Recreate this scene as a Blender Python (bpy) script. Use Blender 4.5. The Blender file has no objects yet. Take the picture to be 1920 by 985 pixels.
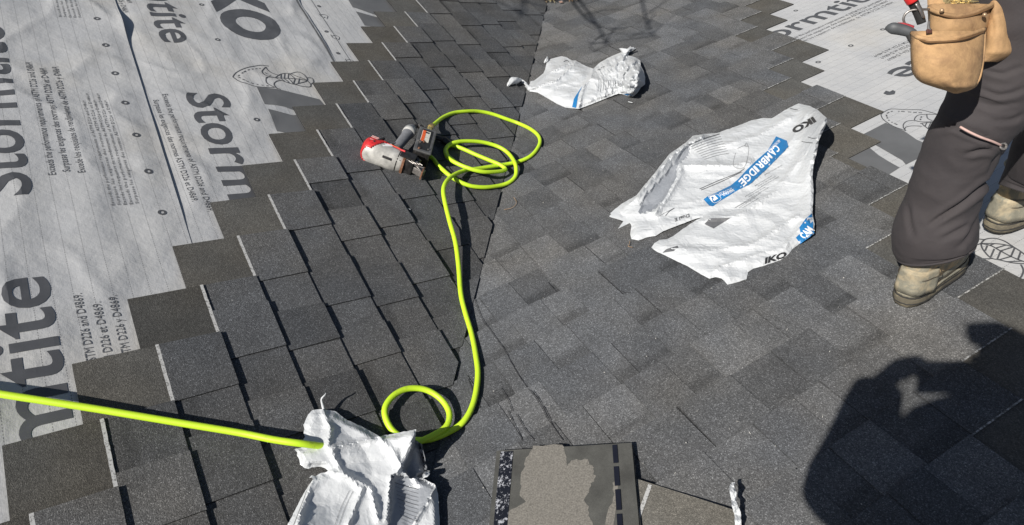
import bpy, bmesh, math, random
from mathutils import Vector, Matrix, noise
from mathutils.geometry import delaunay_2d_cdt

sc = bpy.context.scene
col = sc.collection
V = Vector

# ---------------------------------------------------------------- camera, sky, sun, exposure
F = 1254.54                                   # focal length in photo pixels (photo is 1920 wide)
CAM = V((0.54044496, -1.31481026, 1.9013168))
RM = Matrix(((0.9645997, -0.18884144, 0.18408238),
             (0.26159115, 0.77363274, -0.57711564),
             (-0.03342881, 0.6048399, 0.7956452)))
cd = bpy.data.cameras.new('camera'); cam = bpy.data.objects.new('camera', cd); col.objects.link(cam)
cd.sensor_width = 36; cd.lens = 36 * F / 1920; cd.clip_start = 0.02; cd.clip_end = 400
m4 = RM.to_4x4(); m4.translation = CAM; cam.matrix_world = m4
sc.camera = cam
sc.view_settings.view_transform = 'Standard'; sc.view_settings.look = 'None'
sc.view_settings.gamma = 1; sc.view_settings.exposure = 0.37
sc.cycles.use_denoising = True
sc.cycles.max_bounces = 6

SUN = V((-0.39399214, -0.51144423, 0.76367204)).normalized()
w = bpy.data.worlds.new('World'); sc.world = w; w.use_nodes = True
nt = w.node_tree; nt.nodes.clear()
sky = nt.nodes.new('ShaderNodeTexSky'); sky.sky_type = 'NISHITA'; sky.sun_disc = False
sky.sun_elevation = math.asin(SUN.z); sky.sun_rotation = math.atan2(SUN.x, SUN.y)
bg = nt.nodes.new('ShaderNodeBackground'); bg.inputs['Strength'].default_value = 0.043
wo = nt.nodes.new('ShaderNodeOutputWorld')
nt.links.new(sky.outputs[0], bg.inputs['Color']); nt.links.new(bg.outputs[0], wo.inputs['Surface'])
sl = bpy.data.lights.new('sun', 'SUN'); sl.energy = 4.6; sl.angle = math.radians(0.55); sl.color = (1, .955, .89)
so = bpy.data.objects.new('sun', sl); col.objects.link(so)
so.rotation_euler = SUN.to_track_quat('Z', 'Y').to_euler(); so.location = (-4, -5, 8)

# ---------------------------------------------------------------- the two roof planes (left and right of the valley)
UL, VL, NL = V((.7077046, -.7065085, 0)), V((-.6484666, -.6495645, .3969345)), V((.2804376, .2809124, .9178469))
UR, VR, NR = V((.7077046, .7065085, 0)), V((.6730586, -.6741981, .3040545)), V((-.214817, .2151807, .9526547))
OL, OR = V((-.7263178, -.0481552, .2366562)), V((-.1831649, .6086971, -.1787918))
VD = V((.1445994, -.9576691, .2489195))       # valley line, through the world origin, rising towards the camera
SL = {'L': (UL, VL, NL, OL), 'R': (UR, VR, NR, OR)}
EXP, HEAD, STEP = .149, .186, .18547          # shingle exposure, headlap, stair offset

def W(S, u, v, h=0.0):
    a, b, n, o = SL[S]
    return o + a * u + b * v + n * h
def ray(x, y):
    return RM @ V(((x - 960) / F, (492.5 - y) / F, -1))
def hit(S, x, y, h=0.0):
    a, b, n, o = SL[S]; d = ray(x, y); t = -((CAM - o).dot(n) - h) / d.dot(n); q = CAM + d * t - o
    return q.dot(a), q.dot(b)
def up(S, x, y, h=0.0):
    u, v = hit(S, x, y, h); return W(S, u, v, h)
def dep(x, y, d):
    return CAM + ray(x, y) * d

# ---------------------------------------------------------------- object helpers
ORG = {}
def tag(o, label=None, cat=None, group=None, kind=None):
    if label: o['label'] = label
    if cat: o['category'] = cat
    if group: o['group'] = group
    if kind: o['kind'] = kind
    return o
def thing(name, loc, label, cat, group=None):
    o = bpy.data.objects.new(name, None); col.objects.link(o); o.location = loc; o.empty_display_size = .05
    ORG[o.name] = V(loc); return tag(o, label, cat, group)
def root_org(o):
    while o.parent: o = o.parent
    return ORG[o.name]
def mesh(name, vs, fs, mats, parent=None, org=None, smooth=False, kind=None, mi=None):
    """ONE mesh object from world-space vertices"""
    if parent is not None: og = root_org(parent)
    else: og = V(org) if org is not None else V(vs[0])
    me = bpy.data.meshes.new(name); me.from_pydata([V(p) - og for p in vs], [], fs); me.update()
    if not isinstance(mats, (list, tuple)): mats = [mats]
    for m in mats: me.materials.append(m)
    if mi: me.polygons.foreach_set('material_index', mi)
    if smooth: me.polygons.foreach_set('use_smooth', [True] * len(me.polygons))
    o = bpy.data.objects.new(name, me); col.objects.link(o)
    if parent is not None: o.parent = parent
    else: o.location = og; ORG[o.name] = og
    if kind: o['kind'] = kind
    return o

# ---------------------------------------------------------------- material helpers
class NT:
    def __init__(s, name):
        s.m = bpy.data.materials.new(name); s.m.use_nodes = True; s.t = s.m.node_tree; s.n = s.t.nodes; s.b = s.n['Principled BSDF']
    def new(s, t, **k):
        x = s.n.new(t)
        for a, b in k.items(): setattr(x, a, b)
        return x
    def link(s, a, b): s.t.links.new(a, b)
    def math(s, op, a, b=None, clamp=False):
        x = s.new('ShaderNodeMath', operation=op, use_clamp=clamp)
        for i, q in enumerate((a, b)):
            if q is None: continue
            if isinstance(q, (int, float)): x.inputs[i].default_value = q
            else: s.link(q, x.inputs[i])
        return x.outputs[0]
    def mix(s, mode, fac, a, b):
        x = s.new('ShaderNodeMix', data_type='RGBA', blend_type=mode)
        for i, q in ((0, fac), (6, a), (7, b)):
            if isinstance(q, (int, float)): x.inputs[i].default_value = q
            elif isinstance(q, tuple): x.inputs[i].default_value = (*q, 1)
            else: s.link(q, x.inputs[i])
        return x.outputs[2]
    def ramp(s, fac, stops, interp='LINEAR'):
        x = s.new('ShaderNodeValToRGB'); r = x.color_ramp; r.interpolation = interp
        while len(r.elements) < len(stops): r.elements.new(.5)
        for e, (p, c) in zip(r.elements, stops):
            e.position = p; e.color = (c, c, c, 1) if isinstance(c, (int, float)) else (*c, 1)
        s.link(fac, x.inputs[0]); return x.outputs[0]
    def pos(s): return s.new('ShaderNodeNewGeometry').outputs['Position']
    def noise(s, vec, scale, detail=3, rough=.55, dist=0):
        x = s.new('ShaderNodeTexNoise'); s.link(vec, x.inputs['Vector'])
        x.inputs['Scale'].default_value = scale; x.inputs['Detail'].default_value = detail
        x.inputs['Roughness'].default_value = rough; x.inputs['Distortion'].default_value = dist
        return x.outputs['Fac']
    def voro(s, vec, scale, feature='F1', out='Distance'):
        x = s.new('ShaderNodeTexVoronoi', feature=feature); s.link(vec, x.inputs['Vector']); x.inputs['Scale'].default_value = scale
        return x.outputs[out]
    def bump(s, h, strength, dist, prev=None):
        x = s.new('ShaderNodeBump'); x.inputs['Strength'].default_value = strength; x.inputs['Distance'].default_value = dist
        s.link(h, x.inputs['Height'])
        if prev is not None: s.link(prev, x.inputs['Normal'])
        return x.outputs[0]
    def base(s, c):
        if isinstance(c, tuple): s.b.inputs['Base Color'].default_value = (*c, 1)
        else: s.link(c, s.b.inputs['Base Color'])
    def rough(s, r):
        if isinstance(r, (int, float)): s.b.inputs['Roughness'].default_value = r
        else: s.link(r, s.b.inputs['Roughness'])
    def normal(s, n): s.link(n, s.b.inputs['Normal'])

def simple(name, c, rough=.5, metal=0, var=.15, vscale=40, bump=0, bscale=200, spec=None):
    n = NT(name); p = n.pos()
    f = n.noise(p, vscale, 4)
    n.base(n.mix('MULTIPLY', 1.0, c, n.ramp(f, [(.3, 1 - var), (.7, 1 + var)])) if var else c)
    n.rough(rough); n.b.inputs['Metallic'].default_value = metal
    if bump: n.normal(n.bump(n.noise(p, bscale, 3), bump, .002))
    if spec is not None: n.b.inputs['Specular IOR Level'].default_value = spec
    return n.m

def granule_mat(name, contrast, bright):
    n = NT(name); p = n.pos()
    at = n.new('ShaderNodeAttribute', attribute_name='tint').outputs['Color']
    vc = n.voro(p, 500, out='Color'); sep = n.new('ShaderNodeSeparateColor'); n.link(vc, sep.inputs[0])
    g = n.ramp(sep.outputs[0], [(0, 1 - contrast), (.55, 1.0 - contrast * .15), (.86, 1 + contrast * .9), (.93, 1 + contrast * 1.6), (1, bright)])
    c = n.mix('MULTIPLY', 1.0, at, g)
    v2 = n.noise(p, 140, 2, .6)
    c = n.mix('MULTIPLY', 1.0, c, n.ramp(v2, [(.3, .84), (.7, 1.16)]))
    bl = n.noise(p, 9, 4, .6)
    c = n.mix('MULTIPLY', 1.0, c, n.ramp(bl, [(.3, .84), (.7, 1.14)]))
    hue = n.noise(p, 3, 2)
    c = n.mix('MULTIPLY', 1.0, c, n.ramp(hue, [(.35, (1.03, 1.0, .96)), (.65, (.97, 1.0, 1.05))]))
    # scuffs and dust
    sc_ = n.noise(p, 26, 6, .7, 1.0)
    c = n.mix('MIX', n.ramp(sc_, [(.66, 0.0), (.78, .25)]), c, (.16, .16, .155))
    n.base(c); n.rough(.93); n.b.inputs['Specular IOR Level'].default_value = .25
    n.normal(n.bump(n.voro(p, 420), .55, .0016))
    return n.m
M = {}
M['granule'] = granule_mat('asphalt_granules', .36, 2.5)
M['headlap'] = granule_mat('headlap_granules', .26, 1.7)

def sheet_mat():
    n = NT('underlayment_fabric'); p = n.pos()
    uv = n.new('ShaderNodeUVMap', uv_map='UVMap').outputs[0]
    s = n.new('ShaderNodeSeparateXYZ'); n.link(uv, s.inputs[0]); U, Vv = s.outputs[0], s.outputs[1]
    fr = n.math('FRACT', n.math('DIVIDE', Vv, .0445)); d = n.math('ABSOLUTE', n.math('SUBTRACT', fr, .5))
    ln = n.math('LESS_THAN', d, .022)
    da = n.math('LESS_THAN', n.math('FRACT', n.math('DIVIDE', U, .0085)), .58)
    line = n.math('MULTIPLY', ln, da)
    bl = n.noise(p, 5, 5, .6); st = n.noise(p, 2.3, 3)
    c = n.mix('MIX', n.ramp(bl, [(.35, 0.0), (.7, 1.0)]), (.405, .412, .42), (.47, .472, .468))
    c = n.mix('MIX', n.ramp(st, [(.56, 0.0), (.75, .35)]), c, (.43, .395, .33))
    c = n.mix('MIX', n.math('MULTIPLY', line, .62), c, (.07, .07, .075))
    n.base(c); n.rough(.62)
    mp = n.new('ShaderNodeMapping'); mp.inputs['Scale'].default_value = (22, 700, 1); n.link(uv, mp.inputs[0])
    wv = n.noise(mp.outputs[0], 1, 2)
    b1 = n.bump(wv, .25, .0012); b2 = n.bump(n.noise(p, 28, 4, .6), .5, .006, b1)
    n.normal(b2); return n.m
M['sheet'] = sheet_mat()
M['ink'] = simple('printed_ink', (.075, .078, .085), .6, var=.12, vscale=25)
M['inkK'] = simple('printed_grey', (.115, .118, .122), .65, var=.15, vscale=8)
M['fineink'] = simple('fine_print', (.11, .113, .12), .6, var=.1)
M['sealant'] = None
def sealant():
    n = NT('painted_sealant'); p = n.pos()
    f = n.noise(p, 190, 3, .7)
    n.base(n.mix('MIX', n.ramp(f, [(.36, 0.0), (.50, 1.0)]), (.14, .14, .135), (.44, .44, .43))); n.rough(.8); return n.m
M['sealant'] = sealant()
def sealant2():
    n = NT('worn_painted_sealant'); p = n.pos()
    f = n.noise(p, 150, 3, .7)
    n.base(n.mix('MIX', n.ramp(f, [(.46, 0.0), (.58, 1.0)]), (.10, .10, .095), (.42, .42, .41))); n.rough(.85); return n.m
M['sealantR'] = sealant2()

def plastic(name, c, tr=.25):
    n = NT(name); p = n.pos()
    f = n.noise(p, 30, 4, .6)
    n.base(n.mix('MIX', n.ramp(f, [(.35, 0.0), (.7, 1.0)]), tuple(x * .93 for x in c), c)); n.rough(.30)
    a = n.noise(p, 13, 2, .45, .6); b = n.noise(p, 34, 2, .5, .4)
    rg = n.math('PINGPONG', n.math('MULTIPLY', a, 3.0), .5); rg2 = n.math('PINGPONG', n.math('MULTIPLY', b, 2.6), .5); b1 = n.bump(rg, .30, .010); b2 = n.bump(rg2, .28, .005, b1)
    c3 = n.noise(p, 90, 3, .6, 1.5); n.normal(n.bump(n.math('PINGPONG', n.math('MULTIPLY', c3, 2.0), .5), .18, .0018, b2))
    n.b.inputs['Specular IOR Level'].default_value = .5
    t = n.new('ShaderNodeBsdfTranslucent'); t.inputs[0].default_value = (*c, 1)
    mx = n.new('ShaderNodeMixShader'); mx.inputs[0].default_value = tr
    out = n.n['Material Output']; n.link(n.b.outputs[0], mx.inputs[1]); n.link(t.outputs[0], mx.inputs[2]); n.link(mx.outputs[0], out.inputs['Surface'])
    return n.m
M['film'] = plastic('white_plastic_film', (.655, .675, .69), .12)
M['filmshade'] = plastic('shaded_inner_film', (.34, .36, .39), .12)  # darker copy of the white film, shade of the folds put into the colour
M['blue'] = simple('blue_print', (.018, .165, .40), .4, var=.08)
M['white'] = simple('white_print', (.8, .8, .8), .45, var=.05)
M['black'] = simple('black_print', (.03, .03, .032), .45, var=.1)

# ---------------------------------------------------------------- geometry helpers
def grid_bisect(bm, step):
    xs = [v.co.x for v in bm.verts]; ys = [v.co.y for v in bm.verts]
    for ax, lo, hi in ((0, min(xs), max(xs)), (1, min(ys), max(ys))):
        k = math.floor(lo / step) + 1
        while k * step < hi:
            co = V((0, 0, 0)); co[ax] = k * step; no = V((0, 0, 0)); no[ax] = 1
            bmesh.ops.bisect_plane(bm, geom=bm.verts[:] + bm.edges[:] + bm.faces[:], plane_co=co, plane_no=no); k += 1
_tc = {}
def text_pts(s, bold=0.0, res=3):
    key = (s, bold, res)
    if key in _tc: return _tc[key]
    cu = bpy.data.curves.new('lettering', 'FONT'); cu.body = s; cu.size = 1; cu.resolution_u = res; cu.offset = bold
    ob = bpy.data.objects.new('lettering', cu); col.objects.link(ob)
    me = bpy.data.meshes.new_from_object(ob)
    vs = [v.co.xy.copy() for v in me.vertices]; fs = [tuple(p.vertices) for p in me.polygons]
    bpy.data.objects.remove(ob); bpy.data.curves.remove(cu); bpy.data.meshes.remove(me)
    x0 = min(v.x for v in vs); x1 = max(v.x for v in vs)
    _tc[key] = ([((v.x - x0) / (x1 - x0), v.y / .7) for v in vs], fs); return _tc[key]
def text_bm(s, p0, p1, cap, bold=0.0, res=3, slant=0.0):
    """text in a flat domain: baseline from p0 to p1, capital height vector cap"""
    vs, fs = text_pts(s, bold, res); bm = bmesh.new(); bv = []
    dx, dy = p1[0] - p0[0], p1[1] - p0[1]; L = math.hypot(dx, dy); hh = math.hypot(*cap)
    for a, b in vs:
        aa = a + slant * b * hh / L
        bv.append(bm.verts.new((p0[0] + dx * aa + cap[0] * b, p0[1] + dy * aa + cap[1] * b, 0)))
    for f in fs:
        try: bm.faces.new([bv[i] for i in f])
        except ValueError: pass
    return bm
def poly_bm(polys):
    bm = bmesh.new()
    for pl in polys:
        N = len(pl); r = delaunay_2d_cdt([V(p) for p in pl], [(i, (i+1) % N) for i in range(N)], [], 0, 1e-7, False)
        bv = [bm.verts.new((p.x, p.y, 0)) for p in r[0]]
        for f in r[2]:
            if not inside((sum(r[0][i].x for i in f)/3, sum(r[0][i].y for i in f)/3), pl): continue
            try: bm.faces.new([bv[i] for i in f])
            except ValueError: pass
    return bm
def ribbon_bm(lines, width, bm=None, dash=None):
    bm = bm or bmesh.new()
    for ln in lines:
        ln = catmull2(ln, 4) if len(ln) > 2 else ln
        if dash:
            segs = []; acc = 0
            for a, b in zip(ln, ln[1:]):
                L = math.hypot(b[0]-a[0], b[1]-a[1]); t = 0
                n = max(1, int(L / dash * 2)); 
                for i in range(n):
                    if int((acc + L * i / n) / dash) % 2 == 0:
                        segs.append(((a[0]+(b[0]-a[0])*i/n, a[1]+(b[1]-a[1])*i/n), (a[0]+(b[0]-a[0])*(i+1)/n, a[1]+(b[1]-a[1])*(i+1)/n)))
                acc += L
        else: segs = None
        if segs is not None:
            for a, b in segs:
                L = math.hypot(b[0]-a[0], b[1]-a[1]) or 1e-9; nx, ny = -(b[1]-a[1])/L*width/2, (b[0]-a[0])/L*width/2
                bm.faces.new([bm.verts.new((q[0], q[1], 0)) for q in ((a[0]+nx, a[1]+ny), (a[0]-nx, a[1]-ny), (b[0]-nx, b[1]-ny), (b[0]+nx, b[1]+ny))])
            continue
        prev = None
        for i, p in enumerate(ln):
            a = ln[max(0, i-1)]; b = ln[min(len(ln)-1, i+1)]; L = math.hypot(b[0]-a[0], b[1]-a[1]) or 1e-9
            nx, ny = -(b[1]-a[1])/L*width/2, (b[0]-a[0])/L*width/2
            cur = (bm.verts.new((p[0]+nx, p[1]+ny, 0)), bm.verts.new((p[0]-nx, p[1]-ny, 0)))
            if prev: bm.faces.new((prev[0], prev[1], cur[1], cur[0]))
            prev = cur
    return bm
def catmull2(pts, n):
    out = []
    for i in range(len(pts) - 1):
        p0 = pts[max(0, i-1)]; p1 = pts[i]; p2 = pts[i+1]; p3 = pts[min(len(pts)-1, i+2)]
        for k in range(n):
            t = k / n
            out.append(tuple(.5 * (2*b + (c-a)*t + (2*a-5*b+4*c-d)*t*t + (-a+3*b-3*c+d)*t**3) for a, b, c, d in zip(p0, p1, p2, p3)))
    out.append(tuple(pts[-1])); return out
def decal(name, bm, place, mat, parent, step=.015):
    """bends a flat print onto the surface it is printed on"""
    if step: grid_bisect(bm, step)
    bmesh.ops.triangulate(bm, faces=bm.faces[:]); bm.verts.index_update()
    vs = [place(v.co.x, v.co.y) for v in bm.verts]; n0 = []
    fs = [tuple(v.index for v in f.verts) for f in bm.faces]; bm.free()
    out = []
    for f in fs:
        a, b, c = (vs[i] for i in f); n = (b - a).cross(c - a)
        out.append(f if n.dot(CAM - a) > 0 else (f[0], f[2], f[1]))
    return mesh(name, vs, out, mat, parent)
def frames(pts):
    """parallel-transport frames along a polyline"""
    ts = []
    for i in range(len(pts)):
        t = pts[min(i+1, len(pts)-1)] - pts[max(i-1, 0)]; ts.append(t.normalized())
    r = V((0, 0, 1)) if abs(ts[0].z) < .9 else V((1, 0, 0)); r = (r - ts[0] * r.dot(ts[0])).normalized()
    out = []
    for t in ts:
        r = (r - t * r.dot(t)).normalized(); out.append((t, r, t.cross(r)))
    return out
def loft(rings, cap=True, closed=True):
    vs = [p for r in rings for p in r]; k = len(rings[0]); fs = []
    for i in range(len(rings) - 1):
        for j in range(k if closed else k - 1):
            a = i*k + j; b = i*k + (j+1) % k; fs.append((a, b, b + k, a + k))
    if cap: fs.append(tuple(range(k-1, -1, -1))); fs.append(tuple(range((len(rings)-1)*k, len(rings)*k)))
    return vs, fs
def smooth_path(pts, n=6):
    return [V(p) for p in catmull2([tuple(p) for p in pts], n)]
def tube(pts, rad, seg=10, n=1, disp=None, ref=None, sq=1.0):
    """rad: number, list per point, or list of (r1, r2)"""
    if n > 1:
        if isinstance(rad, (list, tuple)):
            rr = [r if isinstance(r, tuple) else (r, r) for r in rad]
            full = catmull2([tuple(p) + r for p, r in zip(pts, rr)], n); pts = [V(q[:3]) for q in full]; rad = [(q[3], q[4]) for q in full]
        else: pts = smooth_path(pts, n)
    pts = [V(p) for p in pts]; fr = frames(pts); rings = []
    for i, (p, (t, a, b)) in enumerate(zip(pts, fr)):
        if ref is not None:
            a = (ref - t * ref.dot(t)).normalized(); b = t.cross(a)
        r = rad[i] if isinstance(rad, (list, tuple)) else rad
        r1, r2 = r if isinstance(r, tuple) else (r, r)
        ring = []
        for j in range(seg):
            q = 2 * math.pi * j / seg; c, s = math.cos(q), math.sin(q)
            if sq != 1: c, s = math.copysign(abs(c)**sq, c), math.copysign(abs(s)**sq, s)
            P = p + a * (c * r1) + b * (s * r2)
            if disp: P = P + (a * c + b * s) * disp(i / (len(pts)-1), q, P)
            ring.append(P)
        rings.append(ring)
    return loft(rings)
def box(o, ax, ay, az, s, bev=0.0):
    """box centred at o with half sizes s along the axes; bevelled corners"""
    bm = bmesh.new(); bmesh.ops.create_cube(bm, size=2)
    for v in bm.verts: v.co = V((v.co.x*s[0], v.co.y*s[1], v.co.z*s[2]))
    if bev: bmesh.ops.bevel(bm, geom=bm.edges[:], offset=bev, segments=2, affect='EDGES', profile=.6)
    bm.verts.index_update()
    vs = [o + ax*v.co.x + ay*v.co.y + az*v.co.z for v in bm.verts]; fs = [tuple(v.index for v in f.verts) for f in bm.faces]; bm.free()
    return vs, fs
def join(*parts):
    vs, fs = [], []
    for v, f in parts:
        k = len(vs); vs += v; fs += [tuple(i + k for i in q) for q in f]
    return vs, fs
def clip(poly, fn):
    """keep the part of a convex polygon (list of (x,y)) where fn >= 0"""
    out = []
    for i in range(len(poly)):
        a, b = poly[i], poly[(i+1) % len(poly)]; fa, fb = fn(a), fn(b)
        if fa >= 0: out.append(a)
        if (fa >= 0) != (fb >= 0):
            t = fa / (fa - fb); out.append((a[0] + (b[0]-a[0])*t, a[1] + (b[1]-a[1])*t))
    return out
def nz(x, y, z=0.0, s=1.0): return noise.noise(V((x*s, y*s, z)))
def smst(a, b, x):
    t = max(0, min(1, (x - a) / (b - a))); return t * t * (3 - 2 * t)

def inside(p, poly):
    c = False; j = len(poly) - 1
    for i in range(len(poly)):
        a, b = poly[i], poly[j]
        if (a[1] > p[1]) != (b[1] > p[1]) and p[0] < (b[0]-a[0]) * (p[1]-a[1]) / (b[1]-a[1]) + a[0]: c = not c
        j = i
    return c

# ================================================================ ROOF DECK, FASCIA, GROUND
wood = simple('osb_decking', (.30, .22, .13), .8, var=.25, vscale=12)
white_trim = simple('white_painted_fascia', (.7, .7, .68), .5, var=.05)
VMAX = 3.4
def valL(v): return 1.2203 + 1.2421 * v
def valR(v): return .1125 - .7014 * v
EL, ER = -2.75, -2.224                         # eaves
def slab(name, S, poly, th=.02, top=-.004):
    t = [W(S, a, b, top) for a, b in poly]; bt = [p - V((0, 0, th)) for p in t]; n = len(t)
    fs = [tuple(range(n)), tuple(range(2*n-1, n-1, -1))] + [(i, (i+1) % n, (i+1) % n + n, i + n) for i in range(n)]
    return mesh(name, t + bt, fs, wood, org=t[0], kind='structure')
left = slab('roof_left', 'L', [(-4.5, EL), (valL(EL), EL), (valL(VMAX), VMAX), (-4.5, VMAX)])
right = slab('roof_right', 'R', [(valR(ER), ER), (5, ER), (5, VMAX), (valR(VMAX), VMAX)])
left['label'] = 'left roof slope, half covered with new charcoal shingles beside grey underlayment'
right['label'] = 'right roof slope, shingled in charcoal grey up to a strip of grey underlayment'
for S, u0, u1, v, rt in (('L', -4.5, valL(EL), EL, left), ('R', valR(ER), 5, ER, right)):
    a = W(S, u0, v - .002, -.006); b = W(S, u1, v - .002, -.006)
    d = (b - a).normalized(); c = (a + b) / 2 - V((0, 0, .1)); nrm = d.cross(V((0, 0, 1)))
    mesh('fascia', *box(c, d, nrm, V((0, 0, 1)), ((b - a).length / 2, .01, .09), .004), white_trim, rt)
def ground_mat():
    n = NT('leaf_strewn_ground'); p = n.pos()
    c = n.mix('MIX', n.noise(p, 2, 5), (.09, .10, .04), (.14, .12, .07))
    vc = n.voro(p, 14, out='Color'); s = n.new('ShaderNodeSeparateColor'); n.link(vc, s.inputs[0])
    c = n.mix('MIX', n.ramp(s.outputs[0], [(.45, 0.0), (.5, 1.0)]), c, n.mix('MIX', s.outputs[1], (.20, .13, .07), (.34, .27, .17)))
    n.base(c); n.rough(.95); n.normal(n.bump(n.voro(p, 14), .6, .05)); return n.m
G = 60
mesh('ground', [V((-G, -G, -3.6)), V((G, -G, -3.6)), V((G, G, -3.6)), V((-G, G, -3.6))], [(0, 1, 2, 3)], ground_mat(), org=(0, 0, -3.6), kind='structure')
# house walls under the roof, set back from the eaves
brick = simple('beige_siding', (.42, .38, .32), .8, var=.1, vscale=6)
wl = W('L', -4.3, EL + .35, -.3); wc = (W('L', valL(EL + .35), EL + .35, -.3) + V((0, 0, 0))); wr_ = W('R', 4.8, ER + .35, -.3)
wv = []
for p in (wl, wc, wr_): wv += [V((p.x, p.y, -3.6)), V((p.x, p.y, min(wl.z, wc.z, wr_.z) - .05))]
hw = mesh('house_wall', wv + [v + V((0, -.15, 0)) for v in wv], [(0, 2, 3, 1), (2, 4, 5, 3), (6, 7, 9, 8), (8, 9, 11, 10), (1, 3, 9, 7), (3, 5, 11, 9), (0, 1, 7, 6), (4, 10, 11, 5)], brick, kind='structure')

# ================================================================ SHINGLES
rnd = random.Random(11)
GREYS = [(.0465, .0475, .0485), (.0540, .0550, .0560), (.0585, .0594, .0602), (.0630, .0638, .0644), (.0710, .0716, .0718)]
BROWN = (.084, .081, .073)
def nprof(vp): return .004 + (.186 - vp) * .054
def shingle(S, root, u0, u1, k, keep, lift, line, seed, teeth=True, gain=1.0):
    r = random.Random(seed); v0 = k * EXP; wob = r.uniform(0, 9)
    def nn(u, vp): return nprof(vp) + lift + .0020 * (.5 + .5 * nz(u * 2.2, wob)) * (1 if vp < -.02 else .4)
    def P(u, vp, dn=0.0): return W(S, u, v0 + vp, nn(u, vp) + dn)
    kp = lambda q: keep(q[0], q[1] + v0)
    # tab layout
    cells = []; u = u0; tooth = r.random() < .5
    while u < u1 - 1e-6:
        wdt = (r.uniform(.13, .21) if tooth else r.uniform(.09, .17)) * (1 if S == 'L' else .86); band = r.random() < (.4 if S == 'L' else .62)
        e = min(u + wdt, u1)
        if u1 - e < .05: e = u1
        cells.append((u, e, tooth, band)); u = e; tooth = not tooth
    base = r.choice(GREYS)
    vs, fs, tint, mi = [], [], [], []
    def addp(poly, cf, m):
        poly = clip(poly, kp)
        if len(poly) < 3: return
        i0 = len(vs)
        for q in poly: vs.append(P(*q))
        # drop duplicates of zero length
        fs.append(tuple(range(i0, i0 + len(poly)))); tint.append([cf(q) for q in poly]); mi.append(m)
    bk = r.uniform(.86, 1.14) if not (S == 'L' and k in (2, 5)) else .74; brown = tuple(c * bk for c in BROWN)
    teethl = []
    for (a, b, th, band) in cells:
        c = r.choice(GREYS if r.random() < .75 else [base]); c = tuple(x * gain for x in c)
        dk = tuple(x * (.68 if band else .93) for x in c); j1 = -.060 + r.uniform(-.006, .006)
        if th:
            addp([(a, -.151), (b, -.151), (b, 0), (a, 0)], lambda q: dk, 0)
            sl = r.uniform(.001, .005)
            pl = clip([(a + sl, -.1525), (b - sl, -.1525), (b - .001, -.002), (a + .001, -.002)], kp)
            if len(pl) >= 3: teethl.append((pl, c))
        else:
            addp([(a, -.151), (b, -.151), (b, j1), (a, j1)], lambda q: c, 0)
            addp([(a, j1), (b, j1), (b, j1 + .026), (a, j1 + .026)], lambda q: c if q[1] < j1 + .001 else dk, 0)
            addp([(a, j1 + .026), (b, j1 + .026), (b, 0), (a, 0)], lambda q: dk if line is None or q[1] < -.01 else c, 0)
        addp([(a, 0), (b, 0), (b, HEAD), (a, HEAD)], lambda q: brown, 1)
    if not fs: return None
    outl = clip([(u0, -.151), (u1, -.151), (u1, HEAD), (u0, HEAD)], kp)
    for i in range(len(outl)):
        a, b = outl[i], outl[(i+1) % len(outl)]; i0 = len(vs)
        vs += [P(*a), P(*b), P(*b, -.0038), P(*a, -.0038)]; fs.append((i0, i0+1, i0+2, i0+3)); tint.append([(.02, .02, .022)] * 4); mi.append(0)
    # faces wound to look up
    nrm = SL[S][2]
    for i, f in enumerate(fs):
        if len(f) >= 3:
            n = (vs[f[1]] - vs[f[0]]).cross(vs[f[2]] - vs[f[0]])
            if n.dot(nrm) < -1e-9: fs[i] = tuple(reversed(f)); tint[i] = list(reversed(tint[i]))
    def build(name, vs, fs, tint, mats, mi, parent):
        o = mesh(name, vs, fs, mats, parent, mi=mi); at = o.data.color_attributes.new('tint', 'FLOAT_COLOR', 'CORNER')
        flat = []
        for t in tint:
            for c in t: flat += [*c, 1]
        at.data.foreach_set('color', flat); return o
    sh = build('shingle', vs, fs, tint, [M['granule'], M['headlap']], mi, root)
    for pl, c in teethl:
        t = .0042 if S == 'L' else .0024; k2 = len(pl); tv = [P(*q, t) for q in pl] + [P(*q, .0) for q in pl]
        f2 = [tuple(range(k2))] + [(i, (i+1) % k2, (i+1) % k2 + k2, i + k2) for i in range(k2)]
        n = (tv[1] - tv[0]).cross(tv[2] - tv[0])
        if n.dot(nrm) < 0: f2[0] = tuple(reversed(f2[0]))
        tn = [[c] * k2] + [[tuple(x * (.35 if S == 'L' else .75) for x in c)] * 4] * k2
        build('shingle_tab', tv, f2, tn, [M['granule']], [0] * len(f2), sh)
    if line:
        a, b = line; n = 14; lv, lf = [], []
        for i in range(n + 1):
            uu = a + (b - a) * i / n; j = .0012 * nz(uu * 60, seed)
            hw_ = 1 if S == 'L' else .5; lv += [P(uu, (-.0035 + j) * hw_, .0045), P(uu, (.0048 + j) * hw_, .0045)]
            if i: lf.append((2*i-2, 2*i, 2*i+1, 2*i-1))
        lf = [tuple(reversed(f)) if (lv[f[1]]-lv[f[0]]).cross(lv[f[2]]-lv[f[0]]).dot(nrm) < 0 else f for f in lf]
        mesh('sealant_line', lv, lf, M['sealant' if S == 'L' else 'sealantR'], sh)
    return sh
keepL = lambda u, v: valL(v) - u
keepR = lambda u, v: u - valR(v)
for k in range(-17, 10):
    shingle('L', left, k * STEP, k * STEP + 1.30, k, keepL, .008, (k * STEP + .001, (k + 1) * STEP - .002), 100 + k, gain=1.38)
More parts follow.
